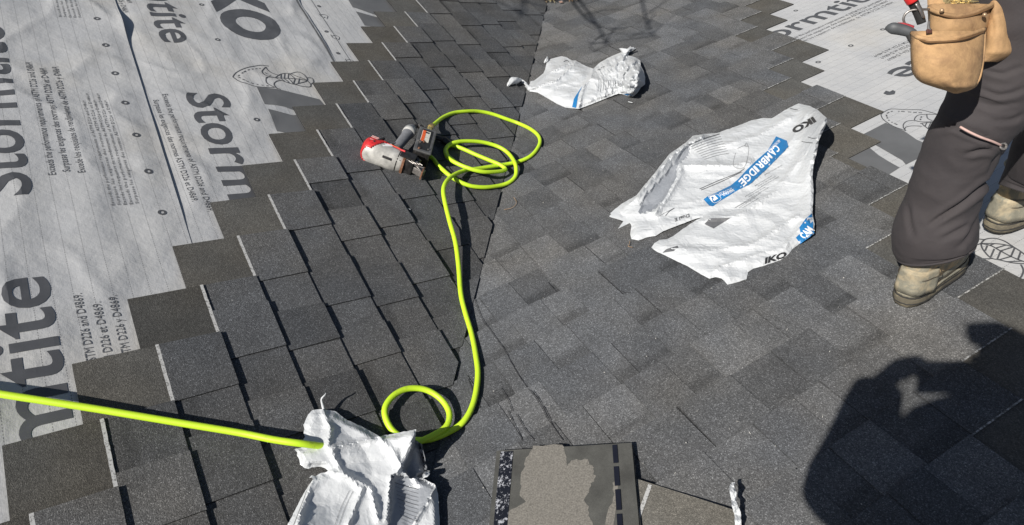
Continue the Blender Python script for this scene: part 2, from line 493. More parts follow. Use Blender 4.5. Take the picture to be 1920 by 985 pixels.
UEND = {-14: 3.6, -13: 3.45, -12: 3.5, -11: 3.2, -10: 3.3, -9: 3.1, -8: 2.95, -7: 2.8, -6: 2.78, -5: 2.62, -4: 2.22, -3: 2.02, -2: 1.845, -1: 1.67,
        0: 1.828, 1: 1.635, 2: 1.47, 3: 1.286, 4: 1.468, 5: 1.268, 6: 1.085, 7: 1.04, 8: 1.078, 9: .883, 10: .69, 11: .883, 12: .683, 13: .49, 14: .31,
        15: .49, 16: .3, 17: .1, 18: -.1, 19: 0.0}
for n in range(-14, 20):
    e = UEND[n]; u1 = e; j = 0
    while u1 > valR(n * EXP + HEAD) and j < 5:
        u0 = u1 - 1.038
        nxt = UEND.get(n + 1, e - .15)
        ln = (min(nxt, e - .12) + .002, e - .002) if j == 0 else None
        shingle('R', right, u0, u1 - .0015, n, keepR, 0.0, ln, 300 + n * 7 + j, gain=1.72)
        u1 = u0; j += 1

# ================================================================ UNDERLAYMENT SHEETS
def seam(u): return .274 + .027 * u
def wrk(u, v, s=1.0):
    s *= 1.45
    a = nz(u * 3.0 + v * 2.2, v * 6.5 - u * 1.0, 3.1); b = nz(u * 7 + 4, v * 12 + u * 3, 1.7); c = nz(u * 17, v * 24, 6.6)
    rdg = 1 - abs(nz(u * 2.3 - v * 3.5, v * 4.2 + u * 2.6, 9.2)) * 2.2
    return s * (.0040 * a + .0022 * b + .0007 * c + .0035 * max(0, rdg) ** 3) + s * .0042
def dampL(u, v): return smst(-.02, .11, v - (u / STEP * EXP + HEAD))
def hA(u, v):
    d = dampL(u, v) * smst(0, .06, seam(u) - .005 - v) 
    bul = .0
    return -.0012 + d * (wrk(u, v) + bul) * (1 if v > -.6 else .8)
def hC(u, v): return -.0014 + dampL(u, v) * wrk(u + 5, v, .35) * smst(0, .05, -.62 + .04 * (u + 1.3) - v)
def hB(u, v):
    dv = v - seam(u)
    bul = .020 * math.exp(-((u + 1.20) / .10) ** 2) * math.exp(-max(dv, 0) / .07) + .0045 * math.exp(-max(dv, 0) / .03) * (.7 + .5 * nz(u * 4, 2))
    return .0004 + dampL(u, v) * (wrk(u + 2, v + 4) * smst(-.01, .08, dv) + bul)
def dampR(u, v): return smst(0.02, .14, u - (1.95 - .6 * v))
def hR1(u, v): return -.0012 + dampR(u, v) * wrk(u + 9, v, .32) * smst(0, .05, .15 - v)
def hR2(u, v): return .0002 + dampR(u, v) * (wrk(u + 3, v + 7, .30) + .0025 * math.exp(-abs(v - .15) / .02))
def sheet(name, S, u0, u1, vlo, vhi, h, label, step=.0125):
    nu = int((u1 - u0) / step) + 1; vs, fs, uv = [], [], []
    nv = int((vhi - (vlo(0) if callable(vlo) else vlo)) / step) + 1
    for i in range(nu + 1):
        u = u0 + (u1 - u0) * i / nu; lo = vlo(u) if callable(vlo) else vlo; hi = vhi
        for j in range(nv + 1):
            v = lo + (hi - lo) * j / nv; vs.append(W(S, u, v, h(u, v))); uv.append((u, v))
    for i in range(nu):
        for j in range(nv):
            a = i * (nv + 1) + j; fs.append((a, a + 1, a + nv + 2, a + nv + 1))
    og = W(S, (u0 + u1) / 2, ((vlo(0) if callable(vlo) else vlo) + vhi) / 2)
    o = mesh(name, vs, fs, M['sheet'], org=og, smooth=True)
    l = o.data.uv_layers.new(name='UVMap'); idx = [i for f in fs for i in f]
    l.data.foreach_set('uv', [c for i in idx for c in uv[i]])
    tag(o, label, 'roof underlayment', 'underlayment sheets'); return o
shC = sheet('underlayment_sheet', 'L', -3.4, -.55, -2.2, -.60, hC, 'grey underlayment strip marked with small arrows at the top left, narrowest in view')
shA = sheet('underlayment_sheet', 'L', -3.4, .35, lambda u: -.598 + .035 * (u + .94), .31, hA, 'grey underlayment sheet printed with big IKO letters and the leaf logo, reading downwards')
shB = sheet('underlayment_sheet', 'L', -3.4, 1.5, seam, 1.75, hB, 'wrinkled grey underlayment sheet at the left edge of the photo, big letters reading upwards')
shD = sheet('underlayment_sheet', 'R', 1.2, 4.2, -1.5, .16, hR1, 'smooth grey underlayment strip at the top right with big letters half hidden by shingles')
shE = sheet('underlayment_sheet', 'R', .5, 4.2, .148, 1.75, hR2, 'smooth grey underlayment sheet under the worker, with leaf logos and a big letter e')

shF = sheet('underlayment_sheet', 'R', -1.0, 4.2, 1.74, 3.3, lambda u, v: .0016 + .3 * wrk(u, v) * smst(1.74, 1.84, v), 'grey underlayment sheet highest on the right slope, outside the picture beside the worker')
shG = sheet('underlayment_sheet', 'L', -3.4, 3.0, 1.74, 3.3, lambda u, v: .0016 + .5 * wrk(u, v) * smst(1.74, 1.84, v), 'grey underlayment sheet highest on the left slope, beyond the left edge of the picture')
OFFP = .0011
def onp(S, h): return lambda u, v: W(S, u, v, h(u, v) + OFFP)
pA, pB, pC, pD, pE = onp('L', hA), onp('L', hB), onp('L', hC), onp('R', hR1), onp('R', hR2)
def hl(q): return hit('L', *q)
def hr(q): return hit('R', *q)
BRAND = 'Stormtite'
# sheet A: letters read downwards (+u), tops towards the valley (-v)
for k in (-1, 0, 1):
    o = (-2.075, -.668, .74)[k + 1]
    decal('brand_lettering', text_bm(BRAND, (o, .118), (o + 1.02, .118), (0, -.150), .012, 4), pA, M['ink'], shA)
decal('brand_lettering', text_bm('IKO', (-1.72, -.185), (-1.115, -.185), (0, -.225), .055, 6), pA, M['ink'], shA)
EN, FR, ES = ('Exceeds the performance requirements of ASTM D226 and D4869.', 'Surpasse les exigences des normes ASTM D226 et D4869.', 'Excede los requisitos de rendimiento de ASTM D226 y D4869.')
for a, b, s, v in ((-.655, .03, EN, .199), (-.625, -.02, FR, .236), (-2.10, -1.39, EN, .192), (-1.95, -1.30, ES, .222)):
    decal('fine_print', text_bm(s, (a, v), (b, v), (0, -.019), .001, 2), pA, M['fineink'], shA, .03)
# sheet B: letters read upwards (-u), tops towards the ridge (+v)
for o in (-.105, 1.240, -1.445):
    decal('brand_lettering', text_bm(BRAND, (o, .652), (o - 1.005, .652), (0, .148), .012, 4), pB, M['ink'], shB)
for o in (0, 1.19, -1.19):
    for s, v, a, b in ((EN, .583, -.195, -.87), (FR, .545, -.205, -.83), (ES, .506, -.195, -.845)):
        decal('fine_print', text_bm(s, (a + o, v), (b + o, v), (0, .0205), .001, 2), pB, M['fineink'], shB, .03)
    for i in range(5):
        s = (EN, FR, ES, EN, FR)[i]; v = .452 - i * .0165
        decal('fine_print', text_bm(s, (-.03 + o, v), (-.62 + o - .05 * (i % 2), v), (0, .0095), .0, 1), pB, M['fineink'], shB, .05)
def ring_bm(c, r0, r1, n=20):
    bm = bmesh.new(); a = [bm.verts.new((c[0] + r0 * math.cos(i*2*math.pi/n), c[1] + r0 * math.sin(i*2*math.pi/n), 0)) for i in range(n)]
    b = [bm.verts.new((c[0] + r1 * math.cos(i*2*math.pi/n), c[1] + r1 * math.sin(i*2*math.pi/n), 0)) for i in range(n)]
    for i in range(n): bm.faces.new((a[i], a[(i+1) % n], b[(i+1) % n], b[i]))
    return bm
for i in range(12):
    decal('nail_mark', ring_bm((.021 - .2055 * i, .331), .0055, .0125), pB, M['ink'], shB, 0)
for q in ((378, 10), (408, 78), (481, 228), (522, 316)): decal('nail_mark', ring_bm(hl(q), .005, .0115), pA, M['ink'], shA, 0)
for q in ((598, 13), (612, 60), (634, 100)): decal('nail_mark', ring_bm(hl(q), .002, .0105), pC, M['ink'], shC, 0)
for q in ((1492, 20),): decal('nail_mark', ring_bm(hr(q), .006, .0125), pD, M['ink'], shD, 0)
for q in ((1595, 87), (1534, 117), (1655, 57)): decal('nail_mark', ring_bm(hr(q), .006, .0125), pE, M['ink'], shE, 0)
decal('ink_smudge', poly_bm([[hr(q) for q in ((1656, 176), (1661, 171), (1668, 173), (1674, 170), (1679, 173), (1677, 178), (1668, 179), (1663, 179))]]), pE, M['ink'], shE, 0)
# dark line and thin line along the sheet edges
decal('edge_stripe', ribbon_bm([[(u, -.586 + .035 * (u + .94)) for u in (-3.3, -2.5, -1.8, -1.2, -.6)]], .010), pA, M['inkK'], shA, .03)
decal('edge_stripe', ribbon_bm([[(u, -.672 + .035 * (u + .94)) for u in (-3.3, -2.5, -1.8, -1.2, -.6)]], .0025), pC, M['ink'], shC, .03)
def zz(pts, ox, oy, sc_): return [(ox + a / sc_, oy + b / sc_) for a, b in pts]
arr = [[(150, 500), (180, 540), (225, 560)], [(165, 520), (215, 512), (262, 528), (275, 545), (262, 572)], [(225, 560), (235, 548)]]
for dx, dy in ((0, 0), (205, 335), (-165, -300)):
    decal('arrow_mark', ribbon_bm([[hl(q) for q in zz([(a + dx, b + dy) for a, b in l], 600, 0, 7.575)] for l in arr], .0035), pC, M['ink'], shC, .03)
# big grey letter pieces partly under the shingles
for pl in ([(300, 320), (500, 345), (720, 385), (880, 425), (1000, 560), (700, 545), (560, 500), (440, 485), (375, 480)],
           [(405, 525), (520, 548), (640, 572), (760, 560), (760, 750), (690, 757), (600, 740), (490, 720)]):
    decal('brand_lettering', poly_bm([[hl(q) for q in zz(pl, 420, 100, 4.925)]]), pA, M['inkK'], shA)
for pl in ([(645, -12), (742, -12), (748, 21), (707, 29), (661, 14)], [(667, 22), (706, 32), (742, 24), (765, 45), (735, 54), (684, 48)]):
    decal('brand_lettering', poly_bm([[hl(q) for q in pl]]), pC, M['inkK'], shC)
for pl in ([(300, 350), (380, 310), (540, 228), (700, 300), (800, 370), (895, 410), (960, 440), (850, 510), (710, 580), (680, 545), (450, 412), (400, 440), (300, 400)],
           [(200, 520), (400, 433), (480, 500), (560, 550), (658, 605), (545, 678), (390, 640), (250, 600)]):
    decal('brand_lettering', poly_bm([[hr(q) for q in zz(pl, 1540, 180, 4.48)]]), pE, M['inkK'], shE)
# leaf and shield logos
LS = [[(80, 225), (110, 190), (180, 160), (250, 140), (330, 125), (410, 132)], [(80, 225), (160, 280), (290, 318), (460, 330)],
      [(385, 140), (350, 180), (365, 210), (400, 228), (470, 240)], [(385, 140), (400, 165), (440, 195), (500, 215)],
      [(470, 240), (400, 240), (385, 265), (400, 295), (460, 325), (520, 345)], [(530, 270), (480, 280), (460, 305), (490, 340)],
      [(470, 240), (530, 200), (600, 197), (680, 230), (765, 258), (700, 285), (640, 295), (560, 280), (520, 265), (470, 240)],
      [(470, 240), (590, 243), (655, 248), (765, 258)], [(525, 204), (525, 240)], [(560, 198), (555, 243)], [(595, 198), (590, 243)], [(600, 199), (655, 247)],
      [(655, 248), (640, 295)], [(695, 245), (685, 288)], [(590, 243), (640, 295)], [(550, 243), (600, 287)], [(520, 243), (555, 277)],
      [(610, 200), (680, 188), (740, 213), (768, 245), (765, 258)], [(765, 235), (810, 235), (828, 265), (800, 290)], [(650, 295), (720, 310), (790, 312), (800, 290), (765, 258)]]
LD = [[(130, 220), (200, 180), (270, 163), (335, 155)], [(130, 228), (200, 270), (300, 298), (410, 315)], [(375, 195), (430, 222)]]
f_ = lambda L, ox, oy, s, H: [[H(q) for q in zz(l, ox, oy, s)] for l in L]
decal('leaf_logo', ribbon_bm(f_(LD, 420, 100, 4.925, hl), .0055, ribbon_bm(f_(LS, 420, 100, 4.925, hl), .0045), dash=.010), pA, M['ink'], shA, .02)
RS1 = [[(500, 160), (530, 135), (590, 112), (720, 122), (830, 125), (980, 162)], [(500, 160), (520, 200), (600, 255), (710, 295)],
       [(710, 295), (690, 270), (690, 240), (720, 215), (780, 210)], [(700, 285), (710, 265), (760, 255), (840, 260)], [(780, 210), (790, 185), (830, 165), (980, 162)],
       [(780, 210), (850, 225), (1020, 218)], [(835, 240), (850, 235), (1020, 222)], [(840, 235), (880, 270), (940, 300), (1020, 230)],
       [(885, 160), (890, 195), (930, 215)], [(885, 228), (870, 262)], [(920, 224), (895, 280)], [(955, 225), (920, 293)], [(990, 225), (945, 300)]]
RD1 = [[(550, 150), (600, 130), (700, 137), (860, 152)], [(545, 160), (570, 210), (655, 252)], [(840, 180), (830, 210)]]
decal('leaf_logo', ribbon_bm(f_(RD1, 1540, 180, 4.48, hr), .0055, ribbon_bm(f_(RS1, 1540, 180, 4.48, hr), .0040), dash=.010), pE, M['ink'], shE, .02)
RS2 = [[(330, 355), (230, 345), (160, 365), (125, 400), (160, 440)], [(270, 405), (200, 430), (150, 470), (150, 530), (220, 585), (320, 605), (430, 600)],
       [(275, 405), (330, 350), (450, 335), (580, 370), (690, 440), (800, 510), (900, 590)], [(275, 405), (300, 480), (400, 590), (520, 620), (700, 660), (900, 672)],
       [(275, 405), (450, 405), (590, 420), (700, 450)], [(275, 405), (400, 430), (530, 500), (670, 575), (820, 635), (900, 660)],
       [(360, 430), (330, 500)], [(450, 475), (405, 580)], [(535, 505), (490, 610)], [(535, 500), (700, 450)], [(720, 460), (670, 575)], [(800, 510), (760, 620)],
       [(670, 575), (510, 620)], [(820, 635), (610, 645)], [(390, 430), (450, 405)], [(470, 465), (610, 422)], [(800, 680), (835, 760), (800, 850), (750, 870), (900, 880)]]
decal('leaf_logo', ribbon_bm(f_(RS2, 1800, 400, 7.03, hr), .0050), pE, M['ink'], shE, .02)
# right sheets: big letters
a = hr((1440 + 60/5.79, 370/5.79)); cap = hr((1440 + 235/5.79, 420/5.79)); 
b0 = hr((1440 + 330/5.79, 350/5.79)); b1 = hr((1440 + 830/5.79, 105/5.79)); vb = (b0[1] + b1[1]) / 2
decal('brand_lettering', text_bm(BRAND, (1.58, vb), (2.60, vb), (0, -.150), .012, 4), pD, M['ink'], shD)
for i, s in enumerate((EN, FR, ES)):
    decal('fine_print', text_bm(s, (1.80, -.05 + i * .033), (2.50, -.05 + i * .033), (0, -.021), .003, 1), pD, M['fineink'], shD, .03)
e0 = hr((1655, 140)); vb2 = hr((1668, 122))[1]
decal('brand_lettering', text_bm(BRAND, (2.78, .55), (1.76, .55), (0, .150), .012, 4), pE, M['ink'], shE)
for i, s in enumerate((EN, FR, ES)):
    decal('fine_print', text_bm(s, (2.57, .39 + i * .035), (1.87, .39 + i * .035), (0, .021), .003, 1), pE, M['fineink'], shE, .03)

# ================================================================ PLASTIC WRAPPERS
def seg_d(p, a, b):
    dx, dy = b[0]-a[0], b[1]-a[1]; L = dx*dx + dy*dy or 1e-9
    t = max(0, min(1, ((p[0]-a[0])*dx + (p[1]-a[1])*dy) / L))
    return math.hypot(p[0]-a[0]-dx*t, p[1]-a[1]-dy*t), t
def line_d(p, pl):
    best = (1e9, 0)
    for i in range(len(pl) - 1):
        d, t = seg_d(p, pl[i], pl[i+1])
        if d < best[0]: best = (d, (i + t) / (len(pl) - 1))
    return best
def side(p, a, b): return ((b[0]-a[0])*(p[1]-a[1]) - (b[1]-a[1])*(p[0]-a[0])) / (math.hypot(b[0]-a[0], b[1]-a[1]) or 1e-9)
def crumple(u, v, seed, f=1.0):
    """faceted creases of stiff plastic film, roughly -0.5..1"""
    def tri(x): x = x - math.floor(x); return 1 - abs(2 * x - 1)
    a = tri(2.2 * nz(u * f * 5.2, v * f * 5.2, seed) + .5); b = tri(2.0 * nz(u * f * 11 + 3, v * f * 11, seed + 5) + .3)
    r1 = 1 - min(1, abs(nz(u * f * 6, v * f * 6, seed + 2)) * 5)
    return .62 * a + .26 * b + .30 * r1
def film(name, S, outline, h, step, label, seed, mat='film', torn=0.0, cat='plastic bag', zones=None, group='torn shingle wrappers'):
    r = random.Random(seed); ol = []
    n = len(outline)
    for i in range(n):
        a, b = outline[i], outline[(i+1) % n]; L = math.hypot(b[0]-a[0], b[1]-a[1]); k = max(1, round(L / step))
        for j in range(k):
            t = j / k; q = (a[0]+(b[0]-a[0])*t, a[1]+(b[1]-a[1])*t)
            if j and torn: q = (q[0] + r.uniform(-torn, torn), q[1] + r.uniform(-torn, torn))
            ol.append(q)
    xs = [p[0] for p in ol]; ys = [p[1] for p in ol]; pts = list(ol)
    y = min(ys) + step * .5; row = 0
    while y < max(ys):
        x = min(xs) + (step * .5 if row % 2 else 0)
        while x < max(xs):
            q = (x + r.uniform(-.22, .22) * step, y + r.uniform(-.22, .22) * step)
            if inside(q, ol) and min(math.hypot(q[0]-p[0], q[1]-p[1]) for p in ol) > step * .55: pts.append(q)
            x += step
        y += step * .87; row += 1
    N = len(ol); res = delaunay_2d_cdt([V(p) for p in pts], [(i, (i+1) % N) for i in range(N)], [], 0, 1e-6, False)
    P2 = [(p.x, p.y) for p in res[0]]; fs = []
    for f in res[2]:
        if inside((sum(P2[i][0] for i in f)/3, sum(P2[i][1] for i in f)/3), ol): fs.append(tuple(f))
    vs = [up(S, x, y, h(x, y)) for x, y in P2]
    out = []
    for f in fs:
        n_ = (vs[f[1]] - vs[f[0]]).cross(vs[f[2]] - vs[f[0]]); out.append(f if n_.dot(CAM - vs[f[0]]) > 0 else tuple(reversed(f)))
    # folded-under rim so that the film has a lower layer
    cx = sum(xs) / len(xs); cy = sum(ys) / len(ys)
    mats = [M[mat], M['filmshade']]; mi = []
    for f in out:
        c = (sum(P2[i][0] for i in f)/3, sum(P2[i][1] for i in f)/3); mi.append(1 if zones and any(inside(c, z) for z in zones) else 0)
    o = mesh(name, vs, out, mats, org=up(S, cx, cy, 0), mi=mi, smooth=False)
    o.data.polygons.foreach_set('use_smooth', [False] * len(out))
    md = o.modifiers.new('thickness', 'SOLIDIFY'); md.thickness = .0007; md.offset = -1
    tag(o, label, cat, group); return o
def pxp(S, h, off=.0013):
    def f(x, y):
        u, v = hit(S, x, y, h(x, y) + off); return W(S, u, v, h(x, y) + off)
    return f
Z = lambda pts, ox, oy, s: [(ox + a / s, oy + b / s) for a, b in pts]

# ---- big wrapper lying open on the right slope
BO = Z([(45, 600), (120, 540), (195, 497), (240, 440), (290, 380), (360, 290), (440, 235), (475, 200), (530, 190), (600, 185), (700, 150), (770, 122), (830, 110), (870, 112), (915, 85), (960, 58), (1005, 38),
        (1060, 50), (1100, 70), (1145, 110), (1148, 130), (1138, 155), (1118, 195), (1105, 225), (1098, 270), (1078, 350), (1074, 400), (1080, 470), (1078, 520), (1074, 590), (1085, 640), (1080, 690), (1050, 712), (1010, 738),
        (975, 765), (945, 800), (915, 820), (820, 852), (780, 862), (752, 880), (745, 915), (700, 930), (650, 943), (635, 925), (620, 912), (590, 905), (560, 913), (520, 893), (450, 850), (390, 822), (340, 797), (300, 780), (270, 757),
        (285, 735), (310, 720), (350, 715), (380, 700), (430, 660), (500, 617), (524, 606), (497, 612), (400, 648), (330, 675), (290, 700), (250, 706), (205, 722), (170, 715), (163, 690), (165, 655), (150, 650), (120, 672), (85, 704), (78, 690), (110, 655), (130, 625), (90, 612)], 1120, 180, 2.663)
rimB = Z([(60, 598), (195, 515), (240, 455), (300, 385), (370, 300), (440, 245), (520, 205)], 1120, 180, 2.663)
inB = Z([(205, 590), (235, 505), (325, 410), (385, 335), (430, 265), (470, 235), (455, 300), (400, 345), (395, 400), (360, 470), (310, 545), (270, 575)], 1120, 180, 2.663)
ridge2 = Z([(290, 585), (330, 530), (395, 430), (420, 350), (520, 345), (680, 350), (760, 330)], 1120, 180, 2.663)
redge = Z([(1145, 115), (1100, 240), (1076, 380), (1080, 520), (1078, 680)], 1120, 180, 2.663)
longf = [Z(q, 1120, 180, 2.663) for q in ([(300, 560), (520, 520), (760, 440), (950, 260), (1040, 90)], [(520, 620), (700, 600), (900, 470), (1060, 250)], [(350, 760), (560, 770), (780, 740), (1000, 600)],
          [(600, 860), (760, 800), (930, 760), (1060, 600)], [(640, 240), (800, 200), (960, 110)])]
def hBag(x, y):
    p = (x, y); u, v = hit('R', x, y)
    de = line_d(p, BO + BO[:1])[0]
    h = .022 + .006 + .012 * crumple(u, v, 3.0, .55) * smst(0, 14, de)
    d, t = line_d(p, rimB); h += .055 * math.exp(-d / 11) * smst(0, .25, t) * (.6 + .4 * t)
    if inside(p, inB): h -= .006
    d, t = line_d(p, ridge2); h += .020 * math.exp(-(d / 7) ** 1.3)
    d, t = line_d(p, redge); h += (.105 * smst(.72, 0, t) + .035) * math.exp(-(d / 26) ** 1.5) * (1 if t < .9 else .6)
    for i, l in enumerate(longf): 
        d, t = line_d(p, l); h += .009 * math.exp(-(d / 5.5) ** 1.4)
    tip = smst(60, 0, abs(x - 1140)) ; h *= (1 - .55 * tip)
    return max(.0235, h) if de > 2 else max(.0225, h * .9)
_hc = {}
def memo(fn, key):
    def g(x, y):
        k = (key, round(x, 1), round(y, 1))
        if k not in _hc: _hc[k] = fn(x, y)
        return _hc[k]
    return g
hBag = memo(hBag, 'b')
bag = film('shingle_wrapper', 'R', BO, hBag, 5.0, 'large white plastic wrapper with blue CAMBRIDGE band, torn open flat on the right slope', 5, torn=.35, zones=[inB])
pb = pxp('R', hBag)
band = Z([(955, 98), (1080, 148), (1098, 215), (1000, 320), (840, 480), (660, 645), (520, 715), (400, 790), (300, 850), (225, 905), (180, 895), (118, 825), (170, 785), (270, 745), (430, 665), (520, 590), (610, 490), (740, 365), (850, 270), (905, 185)], 1300, 240, 6.155)
decal('blue_band', poly_bm([band]), pb, M['blue'], bag, 6)
pb2 = pxp('R', hBag, .0021)
def zp(a, b, ox=1300, oy=240, s=6.155): return (ox + a / s, oy + b / s)
# CAMBRIDGE along the bend of the band, letter by letter
path = [zp(945, 190), zp(860, 290), zp(760, 385), zp(640, 500), zp(520, 620)]
word = 'CAMBRIDGE'; wd = [1, 1.05, 1.2, 1, 1, .45, 1.05, 1.05, .9]; tot = sum(wd) + .16 * 8; acc = 0
def along(t):
    t = max(0, min(.9999, t)) * (len(path) - 1); i = int(t); q = t - i
    return tuple(path[i][j] + (path[i+1][j] - path[i][j]) * q for j in (0, 1))
for ch, w_ in zip(word, wd):
    a = along(acc / tot); b = along((acc + w_) / tot); acc += w_ + .16
    L = math.hypot(b[0]-a[0], b[1]-a[1]); n_ = (-(b[1]-a[1]) / L, (b[0]-a[0]) / L)
    n_ = (n_[0] if n_[0] > 0 else -n_[0], n_[1] if n_[1] > 0 else -n_[1])
    decal('brand_lettering', text_bm(ch, a, b, (n_[0] * 13.5, n_[1] * 13.5), .03, 3), pb2, M['white'], bag, 6)
for s, a, b, c in (('ARCHITECTURAL', zp(985, 130), zp(850, 265), (4, 4)), ('SHINGLES', zp(440, 690), zp(290, 755), (3.5, 5)), ('BARDEAUX', zp(460, 705), zp(330, 765), (3, 4))):
    decal('fine_print', text_bm(s, a, b, c, .01, 1), pb2, M['white'], bag, 0)
decal('panel_mark', ribbon_bm([[zp(170, 790), zp(270, 765), zp(320, 820), zp(240, 865), zp(170, 790)]], .7), pb2, M['white'], bag, 0)
decal('panel_mark', poly_bm([[zp(185, 790), zp(245, 775), zp(285, 815), zp(240, 845), zp(222, 818), (zp(240, 812)), zp(225, 795), zp(205, 800), zp(225, 850), zp(212, 850)]]), pb2, M['white'], bag, 0)
def zb(a, b): return (1120 + a / 2.663, 180 + b / 2.663)
decal('brand_lettering', text_bm('IKO', (1440 + 760/8.96, 190 + 262/8.96), (1440 + 388/8.96, 190 + 470/8.96), (6, 8.5), .06, 3), pb, M['black'], bag, 6)
decal('brand_lettering', text_bm('IKO', (1380 + 330/6.155, 380 + 705/6.155), (1380 + 580/6.155, 380 + 628/6.155), (-1, -10), .05, 3, .25), pb, M['black'], bag, 6)
decal('blue_band', poly_bm([[(1380 + a/6.155, 380 + b/6.155) for a, b in ((690, 405), (745, 350), (730, 290), (800, 190), (878, 122), (886, 200), (895, 300), (905, 350), (850, 400), (742, 478))]]), pb, M['blue'], bag, 6)
decal('brand_lettering', text_bm('CAM', (1380 + 800/6.155, 380 + 425/6.155), (1380 + 905/6.155, 380 + 318/6.155), (-12.5, -8), .04, 3), pb2, M['white'], bag, 6)
decal('fine_print', text_bm('Dual E', zb(458, 588), zb(385, 612), (1, 6), .02, 2), pb, M['ink'], bag, 0)
for i in range(9):     # rules of fine print
    a, b = zb(455 + i * 10, 245 + i * 9), zb(610 + i * 6, 190 + i * 12)
    decal('printed_rule', ribbon_bm([[a, ((a[0]+b[0])/2, (a[1]+b[1])/2 - 1.5), b]], 1.5 if i == 0 else .55), pb, M['fineink'], bag, 8)
for q in (((510, 465), (600, 425), (700, 385), (735, 362)), ((518, 470), (610, 432), (720, 380)), ((960, 60), (985, 68), (1000, 70)), ((1050, 205), (1075, 212), (1095, 210)), ((1020, 228), (1045, 232), (1075, 235)),
          ((340, 600), (360, 575), (385, 560))):
    decal('printed_rule', ribbon_bm([[zb(*k) for k in q]], 1.1), pb, M['ink'], bag, 8)
decal('printed_rule', poly_bm([[zb(*k) for k in ((535, 640), (560, 612), (665, 608), (640, 625), (580, 662))]]), pb, M['fineink'], bag, 8)
decal('printed_rule', poly_bm([[zb(*k) for k in ((325, 783), (345, 765), (400, 748), (405, 758), (380, 775))]]), pb, M['fineink'], bag, 8)
for q in (((310, 600), (345, 580), (385, 560)), ((685, 560), (760, 520), (815, 485)), ((690, 285), (680, 350), (735, 355), (755, 250), (700, 262)), ((735, 250), (745, 235), (752, 252), (735, 250))):
    decal('printed_rule', ribbon_bm([[zb(*k) for k in q]], .5), pb, M['fineink'], bag, 8)
for i in range(10):
    a, b = zb(690 + i * 16, 555 - i * 18 + (i % 3) * 20), zb(770 + i * 17, 505 - i * 18 + (i % 3) * 20)
    decal('fine_print', text_bm((EN, FR, ES)[i % 3][:34], a, b, (1.2, 1.8), 0, 1), pb, M['fineink'], bag, 0)

# ---- crumpled wrapper further down the roof
CO = Z([(130, 582), (133, 545), (160, 497), (185, 482), (212, 478), (245, 500), (255, 483), (285, 482), (315, 512), (350, 548), (378, 560), (395, 540), (400, 512), (440, 505), (500, 460), (550, 420), (572, 370), (588, 290), (555, 289), (580, 268), (590, 222), (606, 235), (605, 264), (680, 240), (765, 220), (820, 235), (880, 270), (925, 270),
        (1000, 315), (1070, 345), (1130, 366), (1200, 300), (1300, 240), (1380, 205), (1445, 178), (1475, 160), (1448, 132), (1520, 138), (1562, 104), (1582, 125), (1625, 126), (1600, 150), (1548, 180), (1535, 212), (1620, 235), (1675, 270), (1680, 325), (1715, 392), (1733, 470), (1730, 550), (1680, 585),
        (1640, 650), (1590, 690), (1530, 686), (1475, 665), (1420, 655), (1250, 722), (1100, 782), (965, 832), (890, 826), (800, 815), (700, 770), (600, 710), (480, 642), (385, 628), (352, 590), (300, 538), (270, 560), (200, 575), (145, 580)], 930, 70, 6.194)
c_r = [Z(q, 930, 70, 6.194) for q in ([(1130, 370), (1100, 480), (1020, 560), (960, 820)], [(1440, 190), (1620, 540)], [(1120, 480), (1350, 520), (1600, 545)], [(1680, 300), (1640, 560), (1560, 670)], [(470, 540), (640, 400), (880, 290)], [(420, 590), (700, 500), (930, 290)])]
def hC2(x, y):
    p = (x, y); u, v = hit('R', x, y); de = line_d(p, CO + CO[:1])[0]
    right = smst(1105, 1180, x)
    h = .026 + (.010 + .024 * right) * crumple(u, v, 8.0, .7 + .5 * right) * smst(0, 7, de) + .052 * right * math.exp(-((x - 1192) / 26) ** 2) * math.exp(-((y - 140) / 30) ** 2) + .018 * smst(0, 20, de)
    for l in c_r: h += .011 * math.exp(-(line_d(p, l)[0] / 3.2) ** 1.3)
    knot = math.exp(-((x - 965) / 9) ** 2 - ((y - 155) / 8) ** 2); h += .03 * knot
    return max(.022, h)
hC2 = memo(hC2, 'c')
bag2 = film('shingle_wrapper', 'R', CO, hC2, 3.2, 'crumpled white plastic wrapper with knotted ends, farther down beside the valley', 6, torn=.2)
pc = pxp('R', hC2, .0018)
mesh('knot', *tube([up('L', *q) for q in ((952, 162, .030), (955, 157, .040), (961, 152, .048), (968, 151, .048), (973, 154, .042))], [.003, .010, .0175, .017, .008], 12, 5, disp=lambda t, q, P: .003 * math.sin(q * 4 + t * 9)), M['film'], bag2, smooth=True)
mesh('twisted_neck', *tube([up('L', 971, 152, .042), up('L', 976, 150, .038), up('R', 984, 156, .036), up('R', 989, 162, .032), up('R', 995, 168, .034)], [.009, .008, .007, .009, .014], 10, 5, disp=lambda t, q, P: .0025 * math.sin(q * 3 + t * 14)), M['film'], bag2, smooth=True)
mesh('knot_tail', *tube([up('R', *q) for q in ((1162, 92, .05), (1172, 96, .055), (1180, 93, .055), (1190, 91, .05))], [.004, .012, .009, .004], 10, 4, disp=lambda t, q, P: .003 * math.sin(q * 2 + t * 9)), M['film'], bag2, smooth=True)
mesh('knot_tail', *tube([up('R', *q) for q in ((1027, 107, .04), (1024, 112, .045), (1021, 118, .03))], [.003, .006, .005], 8, 4), M['film'], bag2, smooth=True)
decal('blue_band', poly_bm([Z([(1005, 565), (962, 650), (950, 700), (930, 822), (884, 812), (905, 715), (935, 665)], 930, 70, 6.194)]), pc, M['blue'], bag2, 3)
for i in range(11):
    x = 1190 + i * 28; decal('printed_rule', ribbon_bm([Z([(x, 490 + i * 2), (x + 3, 560), (x - 6, 640 - i * 9)], 930, 70, 6.194)], .45), pc, M['fineink'], bag2, 0)
